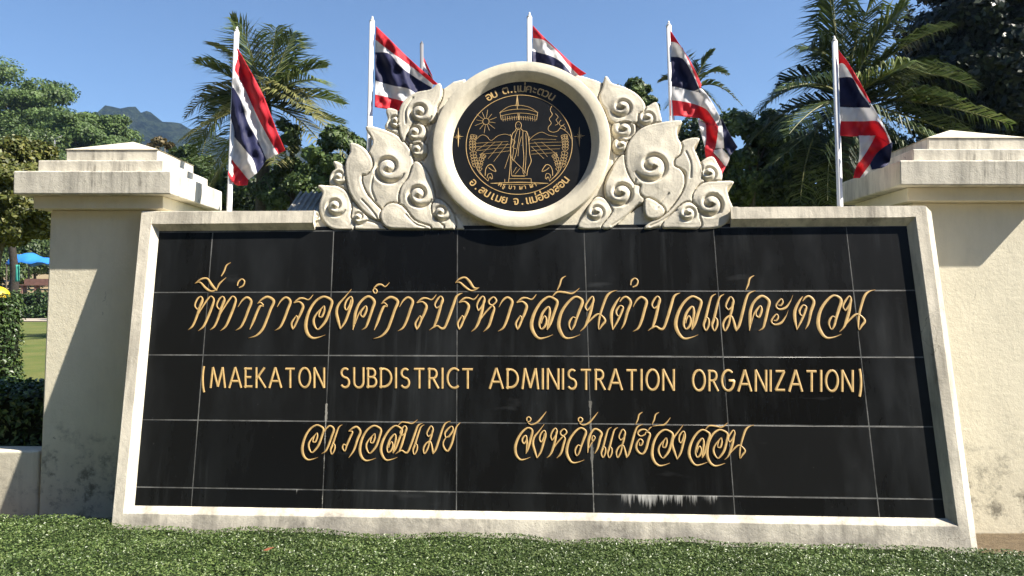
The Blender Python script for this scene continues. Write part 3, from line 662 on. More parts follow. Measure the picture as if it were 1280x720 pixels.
# ---- carved scrollwork either side of the crest: relief built as a height field
def sdf_poly(X, Z, poly):
    p = np.asarray(poly, float); d2 = np.full(X.shape, 1e9); ins = np.zeros(X.shape, bool)
    for a, b in zip(p, np.roll(p, -1, 0)):
        ex, ez = b-a; wx, wz = X-a[0], Z-a[1]
        t = np.clip((wx*ex+wz*ez)/(ex*ex+ez*ez+1e-12), 0, 1)
        d2 = np.minimum(d2, (wx-ex*t)**2+(wz-ez*t)**2)
        c = ((a[1] <= Z) & (b[1] > Z)) | ((b[1] <= Z) & (a[1] > Z))
        with np.errstate(divide='ignore', invalid='ignore'): xi = a[0]+(Z-a[1])*ex/(ez if abs(ez) > 1e-12 else 1e-12)
        ins ^= c & (X < xi)
    return np.where(ins, 1, -1)*np.sqrt(d2)
def circle_px(cx, cy, r): return [(cx+r*math.cos(a), cy+r*math.sin(a)) for a in np.linspace(0, 2*math.pi, 20, endpoint=False)]
def scrollwork(zoom, lobes, base, mirror, label, cuts=()):
    ox, oy, k = zoom; YB = .045
    def loc(p): q = px2s(ox+p[0]/k, oy+p[1]/k, YB-.042); return q[0], q[2]
    cur = []
    for poly, lev, sps in lobes:
        pl = np.array([loc(p) for p in poly]); pl = crom(pl, 4, True)
        cur.append((pl, lev, [(*loc((sx, sy)), sr/k*MPP*(1.10 if mirror else 1.25)*(1.02 if sr < 32 else 1.0)) for sx, sy, sr in sps]))
    bp = np.array([loc(p) for p in base])
    allp = np.concatenate([c[0] for c in cur]+[bp]); lo, hi = allp.min(0)-.012, allp.max(0)+.012
    st = .0034; X, Z = np.meshgrid(np.arange(lo[0], hi[0], st), np.arange(lo[1], hi[1], st))
    D = sdf_poly(X, Z, bp); Hh = np.where(D > 0, .032+.006*np.clip(D/.01, 0, 1), -1.0); Sd = D.copy()
    for pl, lev, sps in sorted(cur, key=lambda c: c[1]):
        d = sdf_poly(X, Z, pl)+.0055; Sd = np.maximum(Sd, d)
        r = .0085; t = np.clip(d/r, 0, 1); hh = .022+lev*.62+.011*np.sqrt(np.clip(1-(1-t)**2, 0, 1))
        wide = np.clip(d/.09, 0, 1); hh = hh+.006*wide
        for cx, cz, rad in sps:
            dx, dz = X-cx, Z-cz; rr = np.hypot(dx, dz)+1e-6
            ang = np.arctan2(dz, dx if not mirror else -dx)          # 0 = towards the crest
            th = (-ang-.35) % (2*math.pi)                             # clockwise from lower crest side
            gd = np.full(X.shape, 1e9); arcpos = np.zeros(X.shape)
            for n in range(3):
                tt = th+2*math.pi*n; rs = rad*(1.26-.128*tt)
                ok = (tt < 8.6) & (rs > 0)
                dd = np.where(ok, np.abs(rr-rs), 1e9); better = dd < gd; gd = np.where(better, dd, gd); arcpos = np.where(better, tt, arcpos)
            gw = .0092*(rad/.05)**.5*np.clip(.4+arcpos/1.2, 0, 1)
            g = np.exp(-(gd/gw)**2*1.2)
            depth = .019*np.clip(rad/.05, .65, 1.15)*np.clip(.2+arcpos/.9, 0, 1)
            hh = hh-depth*g+.007*np.exp(-(rr/(rad*.26))**2)+.010*np.exp(-(rr/(rad*1.15))**4)
        vein = np.exp(-((d-.019)/.0028)**2)*np.clip((wide-.0)*1.0, 0, 1)*.0025
        Hh = np.where((d <= 0) & (d > -.0065), Hh-.015*np.clip(1+d/.0065, 0, 1)**.6*(Hh > 0), Hh)      # undercut line round each leaf
        Hh = np.where(d > 0, np.maximum(Hh, hh-vein), Hh)
    zc0, zc1 = px2s(400, 287, 0), px2s(900, 286.5, 0); zl = zc0[2]+(X-zc0[0])*(zc1[2]-zc0[2])/(zc1[0]-zc0[0])
    Sd = np.minimum(Sd, Z-zl)                                  # cut straight along the top of the granite
    for cl in cuts:                                            # incised lines
        c_ = crom(np.array([loc(p) for p in cl]), 10); dm = np.full(X.shape, 1e9)
        for q_ in np.concatenate([c_, (c_[1:]+c_[:-1])/2, c_[1:]*.25+c_[:-1]*.75, c_[1:]*.75+c_[:-1]*.25]): dm = np.minimum(dm, (X-q_[0])**2+(Z-q_[1])**2)
        Hh = Hh-.006*np.exp(-dm/.004**2)
    for k in range(4):                                         # trowel unevenness
        a = rng.uniform(0, 6.28); fq = 19*1.7**k; Hh = Hh+.0012/1.9**k*np.sin(fq*(X*math.cos(a)+Z*math.sin(a))+k+1.5*np.sin(fq*.43*Z+k))*np.sin(fq*.8*(-X*math.sin(a)+Z*math.cos(a))+2*k)
    ny_, nx_ = X.shape
    ins = Sd > 0
    gz_, gx_ = np.gradient(Sd, st); Xn, Zn = X.copy(), Z.copy()
    out = ~ins; mv = np.clip(-Sd, 0, .006)
    Xn[out] += (mv*gx_)[out]; Zn[out] += (mv*gz_)[out]
    # heights for the rim vertices: from nearest inside neighbour
    Hf = Hh.copy(); Hf[out] = 0.0
    for dy in (-1, 0, 1):
        for dx in (-1, 0, 1):
            sh = np.roll(np.roll(np.where(ins, Hh, -1), dy, 0), dx, 1); Hf[out] = np.maximum(Hf[out], np.where(sh[out] > 0, sh[out]*.92, 0))
    cell = (ins[:-1, :-1].astype(int)+ins[1:, :-1]+ins[:-1, 1:]+ins[1:, 1:]) >= 2
    jj, ii = np.nonzero(cell); a = jj*nx_+ii
    faces = np.stack([a, a+1, a+nx_+1, a+nx_], 1)
    V = np.stack([Xn, YB-Hf, Zn], -1).reshape(-1, 3)
    # walls along the boundary
    E = np.concatenate([faces[:, [0, 1]], faces[:, [1, 2]], faces[:, [2, 3]], faces[:, [3, 0]]])
    key = np.sort(E, 1); _, inv, cnt = np.unique(key[:, 0].astype(np.int64)*10**7+key[:, 1], return_inverse=True, return_counts=True)
    be = E[cnt[inv] == 1]
    used = np.unique(faces); remap = np.full(len(V), -1); remap[used] = np.arange(len(used))
    V2 = V[used]; F2 = remap[faces]; B2 = remap[be]
    n0 = len(V2); vt = V2[B2.ravel()]; vb = vt.copy(); vb[:, 1] = .13
    nb = len(B2); i0 = n0+np.arange(nb)*2
    Wf = np.stack([i0+1, i0, i0+2*nb, i0+1+2*nb], 1)
    o = mesh_obj('scroll_ornament', np.concatenate([V2, vt, vb]), np.concatenate([F2, Wf]), MAT['ornament'], sign, True)
    o['label'] = label
ZL = (380, 80, 3.43)
def z1(pts): return [((385+x/6.86-380)*3.43, (185+y/6.86-80)*3.43) for x, y in pts]
LOB_L = [
 (circle_px(50, 658, 27), .016, [(50, 658, 17)]),
 (z1([(96,330),(165,332),(240,336),(310,370),(352,430),(366,520),(356,600),(382,694),(230,694),(150,640),(115,560),(110,480),(135,400),(128,365)]), .030, [(*z1([(240,505)])[0], 32)]),
 (z1([(228,122),(290,150),(335,200),(342,260),(335,300),(385,420),(440,490),(400,480),(355,420),(300,350),(205,325),(193,260),(215,210),(245,180)]), .024, [(*z1([(270,252)])[0], 25)]),
 (z1([(378,468),(440,490),(520,560),(600,620),(690,696),(400,694),(360,640),(350,580),(362,520)]), .026, [(*z1([(440,600)])[0], 23)]),
 ([(205,346),(250,362),(282,400),(292,440),(270,472),(248,478),(246,512),(272,570),(332,638),(322,668),(270,642),(210,572),(188,500),(184,430),(205,382)], .040, []),
 ([(270,274),(330,284),(400,314),(450,370),(466,430),(462,470),(432,540),(420,602),(352,622),(332,640),(282,582),(250,512),(255,478),(286,446),(281,392),(300,332)], .034, [(365,450,50)]),
 ([(335,642),(372,606),(422,618),(474,680),(540,708),(400,708),(348,692)], .046, []),
 ([(478,426),(512,450),(542,510),(556,580),(542,604),(548,660),(596,708),(480,694),(428,640),(414,580),(425,530),(455,490)], .040, [(495,565,40)]),
 ([(570,583),(612,610),(640,660),(642,708),(580,708),(545,672),(540,620)], .038, [(590,640,28)]),
 ([(640,646),(684,708),(642,708)], .03, []),
 (circle_px(487, 370, 37), .028, [(487, 370, 28)]),
 (circle_px(478, 297, 42), .032, [(478, 297, 32)]),
 ([(582,90),(586,140),(566,186),(556,240),(515,256),(465,255),(440,300),(428,330),(414,290),(411,220),(430,168),(480,130),(545,116)], .038, [(500,212,38)]),
 ([(357,196),(400,204),(430,240),(432,290),(444,345),(400,312),(352,275),(364,240)], .026, [(396,248,26)]),
]
BASE_L = [(100,704),(110,620),(190,560),(205,450),(282,380),(300,310),(372,285),(380,240),(430,190),(485,140),(585,112),(640,72),(690,60),(700,100),(700,704)]
scrollwork(ZL, LOB_L, BASE_L, False, 'curling flame scrollwork left of the round crest', [[(250,585),(300,640),(330,690)],[(300,480),(292,540),(310,590)],[(440,650),(480,690),(520,704)],[(230,690),(275,675),(320,690)],[(620,150),(560,250),(520,380),(510,420)],[(470,150),(440,200),(438,260)]])
ZR = (720, 80, 3.4286)
LOB_R = [
 ([(128,60),(150,88),(200,104),(250,130),(284,165),(291,196),(262,216),(255,252),(215,245),(165,252),(140,232),(130,200),(110,170),(104,140),(116,108)], .038, [(195,190,38)]),
 ([(342,170),(356,215),(361,252),(330,266),(290,272),(261,252),(257,220),(280,193),(312,185)], .030, [(303,234,30)]),
 (circle_px(205, 281, 46), .034, [(203, 282, 36)]),
 (circle_px(194, 350, 33), .028, [(193, 350, 27)]),
 ([(446,250),(428,280),(431,320),(446,352),(440,388),(416,410),(415,442),(446,462),(460,502),(440,562),(372,642),(330,592),(282,562),(280,522),(252,510),(225,460),(215,400),(230,340),(280,284),(352,260)], .040, [(325,440,58)]),
 ([(524,324),(502,360),(516,400),(531,440),(531,490),(546,512),(512,562),(512,602),(452,622),(392,682),(330,702),(296,702),(372,640),(442,570),(472,502),(466,460),(430,446),(414,420),(425,388),(446,368),(450,343),(482,326)], .034, []),
 ([(582,402),(602,430),(621,470),(616,502),(590,512),(560,504),(534,492),(527,450),(545,418)], .028, [(566,470,30)]),
 ([(670,508),(642,532),(651,580),(666,622),(650,672),(600,700),(500,700),(520,642),(504,580),(520,540),(555,514),(605,509)], .034, [(575,600,46)]),
 (circle_px(685, 650, 36), .012, [(685, 650, 24)]),
 ([(440,622),(480,600),(512,620),(522,660),(522,702),(420,702),(372,696)], .036, [(478,642,28)]),
 ([(198,396),(232,420),(262,470),(292,540),(297,582),(250,612),(200,662),(150,700),(116,700),(160,642),(150,602),(130,570),(127,520),(150,460)], .036, [(190,555,46)]),
 ([(90,576),(132,590),(157,620),(152,662),(110,702),(14,702),(40,650),(60,610)], .034, [(86,637,30)]),
 ([(298,586),(342,600),(374,635),(340,664),(300,654)], .050, []),
 ([(0,55),(60,66),(118,92),(118,130),(90,176),(40,120)], .020, []),
]
BASE_R = [(-10,702),(-10,560),(60,300),(60,120),(110,100),(160,120),(250,150),(300,215),(350,262),(430,290),(440,350),(510,350),(530,460),(610,480),(630,540),(640,700)]
scrollwork(ZR, LOB_R, BASE_R, True, 'curling flame scrollwork right of the round crest', [[(151,696),(216,651),(270,600)],[(317,697),(370,672),(430,630)],[(255,500),(235,560),(215,600)],[(395,560),(360,600),(345,625)],[(30,90),(80,150),(120,230)],[(150,310),(160,420),(120,520)],[(470,380),(490,430),(490,490)],[(600,560),(620,600),(618,640)]])

# ------------------------------------------------------------------ gate pillars with stepped caps
def frustum(mb, x0, x1, y0, y1, z0, X0, X1, Y0, Y1, z1, m=0):
    v = [(x0, y0, z0), (x1, y0, z0), (x1, y1, z0), (x0, y1, z0), (X0, Y0, z1), (X1, Y0, z1), (X1, Y1, z1), (X0, Y1, z1)]
    mb.add(v, [(0, 3, 2, 1), (4, 5, 6, 7), (0, 1, 5, 4), (1, 2, 6, 5), (2, 3, 7, 6), (3, 0, 4, 7)], m)
def pillar(label):
    root = empty('gate_pillar', (0, 0, 0), label, 'pillar', 'pillars at the two ends of the sign')
    hw, o1, o2 = .374, .112, .055           # half width of the cap, overhangs
    sh = MB(); w = hw-o1
    frustum(sh, -w-.032, w+.032, o1-.01, .56, .05, -w, w, o1, .54, 1.735); s = sh.obj('shaft', MAT['pillar'], root); bevel(s, .008)
    nk = MB(); nk.box(-w-.05, w+.05, o1-o2, .585, 1.7352, 1.796); bevel(nk.obj('neck_moulding', MAT['pillar'], root), .004)
    cp_ = MB(); cp_.box(-hw, hw, 0, .64, 1.7963, 1.907); bevel(cp_.obj('cap_slab', MAT['cap'], root), .006)
    c2 = MB(); c2.box(-hw+.085, hw-.06, .05, .59, 1.9073, 1.967); bevel(c2.obj('cap_step', MAT['cap'], root), .005)
    c3 = MB(); a, b_ = -hw+.185, hw-.115
    c3.box(a, b_, .11, .53, 1.9673, 2.031); bevel(c3.obj('cap_step', MAT['cap'], root), .005)
    py = MB(); v = [(a-.004, .106, 2.0313), (b_+.004, .106, 2.0313), (b_+.004, .534, 2.0313), (a-.004, .534, 2.0313), ((a+b_)/2, .32, 2.115)]
    py.add(v, [(0, 3, 2, 1), (0, 1, 4), (1, 2, 4), (2, 3, 4), (3, 0, 4)]); py.obj('cap_pyramid', MAT['ring'], root)
    return root
pl = pillar('cream plaster pillar with a stepped cap at the left end of the sign, mould-stained at its foot')
PK = 1.02
pl.location = (-1.988*PK, 3.62*PK, H*(1-PK)); pl.scale = (PK, PK, PK)
PR = 1.05
pr = empty('gate_pillar', (2.079*PR, 3.36*PR, H*(1-PR)), 'cream plaster pillar with a stepped cap at the right end of the sign, mostly sunlit', 'pillar', 'pillars at the two ends of the sign')
pr.scale = (PR, PR, PR)
for ch in list(pl.children):
    c = ch.copy(); COL.objects.link(c); c.parent = pr
# low boundary wall left and right
def lowwall(x0, x1, y0, label):
    mb = MB(); mb.box(x0, x1, y0, y0+.14, .0, .55); o = mb.obj('boundary_wall', MAT['wall'], None, off=(x0, y0, 0)); o.location = (x0, y0, 0); bevel(o, .012, 3)
    tag(o, label, 'wall', 'low boundary walls'); return o
lowwall(-9, -2.345, 3.83, 'low cream boundary wall running left from the pillar below the hedge')

# ------------------------------------------------------------------ flags on white poles behind the sign
def flag(zoom, pole, patches, label, dark=False, yp=.12, tilt=0.0, rip=.014, base_py=None, pr_=.0135, group='flags flying above the sign'):
    ox, oy, k = zoom
    top = px2s(*pole[0], yp); bot = px2s(*pole[1], yp)
    d = (bot-top)/np.linalg.norm(bot-top)
    L = (top[2]+.95)/abs(d[2]); foot = top+d*L
    root = empty('flag', label=label, cat='flag', group=group, matrix=SIGN_MAT @ Matrix.Translation(Vector(foot)))
    mb = MB(); mb.tube([foot, foot*.5+top*.5, top], pr_, 14); mb.tube([top, top+(0, 0, .012)], [pr_*1.1, pr_*.6], 14)
    mb.tube([top+(0, 0, .012), top+(0, 0, .03)], [pr_*.55, pr_*.25], 10)
    mb.obj('pole', MAT['dpole'] if dark else MAT['pole'], root, True, off=foot)
    cl = MB(); x0 = top[0]
    for colr, A, B in patches:
        a, b_ = crom(np.array([p for p in A], float), 8), crom(np.array(B, float), 8)
        n = 40; ia = np.linspace(0, len(a)-1, n); ib = np.linspace(0, len(b_)-1, n)
        a = np.stack([np.interp(ia, np.arange(len(a)), a[:, j]) for j in (0, 1)], 1); b_ = np.stack([np.interp(ib, np.arange(len(b_)), b_[:, j]) for j in (0, 1)], 1)
        m = 8; v = []
        for j in range(m+1):
            for i in range(n):
                p = a[i]*(1-j/m)+b_[i]*j/m; px, py = ox+p[0]/k, oy+p[1]/k
                q = px2s(px, py, yp); dx = q[0]-x0
                amp = rip*1.25*min(1, max(dx, 0)/.06)
                ph = dx*38+(q[2]-top[2])*14
                y = yp-.012-tilt*max(dx, 0)-amp*(math.sin(ph)+.5*math.sin(ph*2.3+1.3)+.35*math.sin((q[2]-top[2])*60+dx*25)+.22*math.sin((q[2]-top[2])*105-dx*95+2*math.sin(dx*40)))
                v.append(px2s(px, py, y))
        f = [(j*n+i, (j+1)*n+i, (j+1)*n+i+1, j*n+i+1) for j in range(m) for i in range(n-1)]
        cl.add(v, f, colr)
    c = cl.obj('cloth', FLAG, root, True, off=foot)
    w = c.modifiers.new('weld', 'WELD'); w.merge_threshold = .0012
    s = c.modifiers.new('thick', 'SOLIDIFY'); s.thickness = .0012
    return root
def stripes(lines): return [(c, lines[i], lines[i+1]) for i, c in enumerate((0, 1, 2, 1, 0))]
flag((270, 30, 3.43), ((295.8, 40), (286.5, 262)), stripes([
  [(78,78),(130,170),(200,300),(250,430),(297,542)], [(73,185),(120,270),(165,370),(215,470),(266,557)], [(68,262),(108,330),(135,420),(180,500),(217,582)],
  [(61,462),(92,500),(130,545),(160,585),(176,640)], [(56,560),(75,590),(100,620),(120,645),(138,667)], [(52,648),(70,675),(85,690),(105,693),(135,690)]]),
  'Thai flag hanging in a steep diagonal drape beside the left pillar cap', tilt=.05)
flag((450, 15, 4.8), ((465.2, 27), (461.5, 180)), stripes([
  [(97,85),(170,155),(270,255),(380,355),(478,440)], [(92,165),(180,235),(270,300),(350,360),(440,435)], [(90,242),(175,250),(235,320),(320,385),(432,455)],
  [(90,410),(190,440),(290,460),(345,495),(405,512)], [(90,495),(160,510),(240,530),(290,545),(345,562)], [(88,570),(150,580),(235,595),(280,610),(325,622)]]),
  'Thai flag blown out flat above the left scrollwork beside the crest', tilt=-.05)
flag((440, 10, 4), ((661.8, 22), (661.8, 110)), stripes([
  [(903,86),(970,155),(1040,220),(1110,285),(1172,328)], [(904,150),(965,163),(1030,222),(1082,285),(1140,342)], [(902,215),(945,226),(1000,243),(1055,278),(1110,348)],
  [(900,300),(950,320),(1000,340),(1050,360),(1090,390)], [(900,350),(950,365),(1000,380),(1050,395),(1080,415)], [(900,400),(950,410),(1000,425),(1050,435),(1070,445)]]),
  'Thai flag rising from behind the top of the round crest', tilt=-.1)
flag((820, 25, 3.6), ((836, 33), (840, 152)), [
  (0, [(62,42),(110,115),(160,195),(205,290)], [(62,97),(105,112),(150,192),(199,316)]),
  (1, [(62,97),(105,112),(150,192),(199,316)], [(62,165),(120,175),(165,245),(199,322)]),
  (2, [(62,165),(120,175),(165,245),(199,322)], [(62,297),(110,305),(160,318),(202,328)]),
  (1, [(62,297),(110,305),(165,319),(203,308),(245,358),(288,437)], [(62,360),(110,365),(170,378),(225,402),(255,440),(278,478)]),
  (0, [(62,360),(110,365),(170,378),(225,402),(255,440),(278,478)], [(64,430),(110,432),(150,438),(188,440),(215,455),(228,470)]),
  (0, [(222,460),(226,530),(220,575),(226,628)], [(280,478),(276,530),(266,578),(246,624)]),
  (1, [(186,446),(200,500),(216,562)], [(228,470),(226,530),(220,575)]),
  (1, [(280,478),(276,530),(266,578)], [(292,445),(301,500),(307,577)]),
  (2, [(292,445),(301,500),(307,577)], [(296,442),(330,510),(368,572)]),
  (2, [(307,577),(318,590),(328,608)], [(368,572),(350,592),(332,612)]),
  (1, [(250,588),(285,625),(312,660)], [(297,578),(330,618),(318,656)]),
  (0, [(250,590),(262,630),(297,692)], [(262,604),(290,635),(313,662)])],
  'Thai flag twisted so its tail hangs over the right scrollwork', tilt=.22, rip=.012)
flag((1030, 40, 3.69), ((1043.3, 52), (1050, 253)), [
  (0, [(66,82),(110,140),(160,220),(217,328)], [(68,148),(95,150),(145,230),(207,324)]),
  (1, [(68,148),(95,150),(145,230),(207,324)], [(68,212),(130,212),(165,275),(210,338)]),
  (2, [(68,212),(130,212),(165,275),(210,338)], [(74,345),(120,348),(165,348),(213,350)]),
  (1, [(74,345),(130,348),(210,348),(217,332),(270,420),(313,512)], [(76,412),(130,412),(190,412),(245,412),(280,455),(305,515)]),
  (0, [(76,412),(130,412),(190,412),(245,412),(280,455),(305,515)], [(74,478),(120,482),(165,479),(200,478),(225,479),(240,480)]),
  (0, [(238,476),(205,540),(150,620),(135,674)], [(303,514),(250,552),(212,610),(165,674)]),
  (1, [(160,478),(165,540),(160,602)], [(238,478),(205,540),(164,602)]),
  (2, [(303,514),(250,552),(212,610),(222,635)], [(315,510),(312,550),(300,606),(265,628)]),
  (1, [(212,610),(190,640),(167,672)], [(222,635),(208,646),(182,670)])],
  'Thai flag hanging in front of the right pillar cap', yp=.10, tilt=.62, rip=.012)
flag((450, 15, 4.8), ((527.2, 55), (527.6, 120)), [
  (0, [(376,255),(395,300),(432,380)], [(376,285),(400,335),(436,395)]), (1, [(376,285),(400,335),(436,395)], [(376,318),(402,350),(436,400)]), (2, [(376,318),(402,350),(436,400)], [(376,420),(402,430),(430,440)]),
  (1, [(376,420),(402,430),(430,440)], [(376,450),(402,460),(430,470)]), (0, [(376,450),(402,460),(430,470)], [(376,480),(402,490),(430,500)])],
  'small distant Thai flag on a thin dark pole between the other flags', dark=True, yp=3.2, rip=.02, pr_=.018)

# ------------------------------------------------------------------ vegetation
def leaf_quads(P, N, size, asp=.5, jit=.35, fold=.0):
    """one folded rhombus per point, facing N"""
    n = len(P); N = N+rng.normal(0, jit, (n, 3)); N /= np.linalg.norm(N, axis=1, keepdims=True)+1e-9
    U = np.cross(N, rng.normal(0, 1, (n, 3))); U /= np.linalg.norm(U, axis=1, keepdims=True)+1e-9
    Vv = np.cross(N, U); s = (size*rng.uniform(.6, 1.35, n))[:, None]
    V = np.stack([P-U*s*.5, P+Vv*s*asp*.5+N*s*fold, P+U*s*.5, P-Vv*s*asp*.5+N*s*fold], 1)
    return V.reshape(-1, 3), np.arange(4*n).reshape(n, 4)
def sphere_pts(n): v = rng.normal(0, 1, (n, 3)); return v/np.linalg.norm(v, axis=1, keepdims=True)
def crown_cloud(c, rad, ncl, per, leaf, rc=(.22, .38), asp=.55, hollow=.55, flat=1.0, jit=.6):
    """leaf clumps spread unevenly through an ellipsoid"""
    rad = np.asarray(rad, float); Ps, Ns = [], []
    d = sphere_pts(ncl)*rng.uniform(hollow, 1.0, (ncl, 1))**.7
    d[:, 2] = np.where(d[:, 2] < -.75, -.75, d[:, 2])
    for q in d:
        rr = rng.uniform(*rc)*rad.mean(); n = int(per*rng.uniform(.5, 1.5))
        s = sphere_pts(n); rr3 = rr*np.array([1.15, 1.15, .8*flat])
        Ps.append(c+q*rad*(1-rc[0]*.6)+s*rr3*rng.uniform(.55, 1.05, (n, 1))); Ns.append(s*.8+q*.5+np.array([0, 0, .35]))
    return leaf_quads(np.concatenate(Ps), np.concatenate(Ns), leaf, asp, jit)
def tree(name, label, cat, px, py, D, rx, rz, leaf, ncl, per, mat, group=None, ry=None, trunk_r=None, tx=None, bark='bark', rc=(.22, .38), asp=.55, flat=1.0, hollow=.5, seed_limbs=7, lowz=None, zc=None):
    c = px2w(px, py, D); s = D/FPX; rad = np.array([rx*s, (ry or rx)*s, rz*s])
    bx = px2w(tx, py, D)[0] if tx else c[0]
    base = np.array([bx, D, float(terrain(bx, D))-.05])
    root = empty(name, tuple(base), label, cat, group)
    r0 = trunk_r or .03*rad[2]+.05
    tr = MB(); mid = base*.45+c*.55+np.array([rng.normal(0, .03)*rad[0], 0, 0]); tr.tube(crom([base, mid, c+np.array([0, 0, rad[2]*.25])], 5), np.linspace(r0, r0*.35, 11), 9)
    for _ in range(seed_limbs):
        q = sphere_pts(1)[0]; q[2] = abs(q[2])*.7-.1; st = mid*(1-(t := rng.uniform(.1, .8)))+c*t
        e = c+q*rad*.8; tr.tube(crom([st, (st+e)/2+np.array([0, 0, rad[2]*.08]), e], 4), np.linspace(r0*.5, r0*.1, 9), 6)
    tr.obj('trunk', MAT[bark], root, True, off=base)
    v, f = crown_cloud(c, rad, ncl, per, leaf, rc, asp, hollow, flat)
    mesh_obj('crown', v-base, f, MAT[mat], root)
    return root
# wooded slope far left
G1 = 'trees on the slope at the left'
tree('feathery_tree', 'tall feathery tree topping the wooded slope at the far left edge', 'tree', 26, 156, 62, 78, 84, .25, 64, 1100, 'leaf_feather', G1, rc=(.2, .36), flat=.7, hollow=.2)
tree('feathery_tree', 'broad bright feathery tree right of the tallest one on the slope', 'tree', 106, 178, 58, 64, 50, .24, 58, 1000, 'leaf_feather', G1, rc=(.2, .36), flat=.7, hollow=.2)
tree('feathery_tree', 'darker tree low on the slope behind the left pillar cap', 'tree', 30, 205, 54, 70, 50, .25, 50, 900, 'leaf_mid', G1, hollow=.2)
tree('feathery_tree', 'small rounded tree at the lower right end of the slope', 'tree', 146, 200, 56, 34, 36, .24, 34, 800, 'leaf_feather', G1, hollow=.2)
tree('broadleaf_tree', 'yellow green broadleaf tree leaning over the lawn at the left edge', 'tree', 14, 240, 12.5, 66, 78, .085, 130, 520, 'leaf_yellow', None, tx=-30, rc=(.14, .26), trunk_r=.13)
tree('browning_tree', 'brownish tree showing just above the left pillar cap', 'tree', 206, 190, 34, 20, 20, .2, 14, 240, 'leaf_brown')
tree('broadleaf_tree', 'dark green tree between the left pillar cap and the palm', 'tree', 238, 205, 30, 28, 26, .2, 16, 280, 'leaf_mid')
tree('broadleaf_tree', 'green tree close behind the blue canopy', 'tree', 45, 318, 48, 52, 34, .2, 40, 420, 'leaf_mid', None, hollow=.2)
tree('broadleaf_tree', 'bushy tree left of the dark trunk beyond the lawn', 'tree', -5, 335, 45, 40, 36, .2, 34, 420, 'leaf_mid', None, hollow=.2)
# bushes behind the left scrollwork
G2 = 'trees behind the sign'
tree('broadleaf_tree', 'dark bushy tree behind the left scrollwork', 'tree', 425, 205, 17, 44, 44, .13, 36, 320, 'leaf_mid', G2, rc=(.16, .3))
tree('broadleaf_tree', 'low green tree beneath the left palm', 'tree', 372, 232, 20, 55, 36, .14, 30, 300, 'leaf_mid', G2, rc=(.16, .3))
tree('broadleaf_tree', 'low dark tree left of the palm trunk', 'tree', 270, 245, 22, 45, 32, .15, 26, 280, 'leaf_mid', G2)
tree('broadleaf_tree', 'small bright tree peeping over the right scrollwork', 'tree', 790, 132, 14, 32, 34, .10, 26, 300, 'leaf_mid', G2, rc=(.16, .3))
tree('broadleaf_tree', 'leafy tree with sunlit top between the two right flags', 'tree', 938, 200, 15, 62, 72, .11, 60, 330, 'leaf_mid', G2, rc=(.14, .26))
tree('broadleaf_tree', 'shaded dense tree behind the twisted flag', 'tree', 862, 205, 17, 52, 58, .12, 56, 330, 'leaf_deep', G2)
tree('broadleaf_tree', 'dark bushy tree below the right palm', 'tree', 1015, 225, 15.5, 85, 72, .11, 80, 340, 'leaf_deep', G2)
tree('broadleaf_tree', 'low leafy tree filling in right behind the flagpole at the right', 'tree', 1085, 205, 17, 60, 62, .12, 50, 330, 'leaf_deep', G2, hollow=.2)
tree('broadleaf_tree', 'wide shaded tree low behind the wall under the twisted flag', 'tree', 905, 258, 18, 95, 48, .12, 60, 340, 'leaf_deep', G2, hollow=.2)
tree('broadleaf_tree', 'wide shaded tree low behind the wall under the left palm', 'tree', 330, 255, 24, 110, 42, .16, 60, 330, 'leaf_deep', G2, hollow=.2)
tree('dark_tree', 'huge dark glossy leaved tree filling the upper right corner', 'tree', 1265, 70, 15, 146, 160, .14, 260, 420, 'leaf_dark', None, ry=110, trunk_r=.28, bark='dark_bark', rc=(.12, .22), hollow=.4)

def frond(a, m, b, leaf_len, mat, parent, off, n=46, hang=.55, w=.035):
    """pinnate palm leaf along a -> m -> b"""
    t = np.linspace(0, 1, n)[:, None]; c = (1-t)**2*a+2*t*(1-t)*m+t*t*b
    mb = MB(); mb.tube(c[::3], np.linspace(.03, .006, len(c[::3])), 5, 0)
    L = np.linalg.norm(np.diff(c, axis=0), axis=1).sum()
    V, F = [], []; k = 0
    for i in range(4, n):
        tg = c[min(i+1, n-1)]-c[i-1]; tg /= np.linalg.norm(tg)
        sd = np.cross(tg, (0, 0, 1)); sd = sd/(np.linalg.norm(sd)+1e-6) if np.linalg.norm(sd) > .45 else np.array([1., 0, 0])
        f = i/(n-1); ll = leaf_len*(math.sin(math.pi*min(1, .18+.78*f))**.7)*rng.uniform(.72, 1.12)
        for sg in (-1, 1):
            d = sd*sg*.75+tg*rng.uniform(.4, .75)+np.array([0, rng.normal(0, .12), .18]); d /= np.linalg.norm(d)
            p0 = c[i]; hg = hang*rng.uniform(.7, 1.3)
            p1 = p0+d*ll*.5; d2 = d+np.array([0, 0, -hg]); d2 /= np.linalg.norm(d2); p2 = p1+d2*ll*.5
            wv = np.cross(d, (0, 0, 1.)); wv = wv/(np.linalg.norm(wv)+1e-6); wv = wv*.6+np.array([0, 0, .5])*sg; wv *= w*rng.uniform(.6, 1.2)/np.linalg.norm(wv)*.5
            V += [p0-wv*.6, p0+wv*.6, p1-wv, p1+wv, p2]; F += [(k, k+1, k+3, k+2), (k+2, k+3, k+4)]; k += 5
    mb.add(V, F, 1)
    return mb.obj('frond', [MAT['stem'], MAT[mat]], parent, False, off=off)
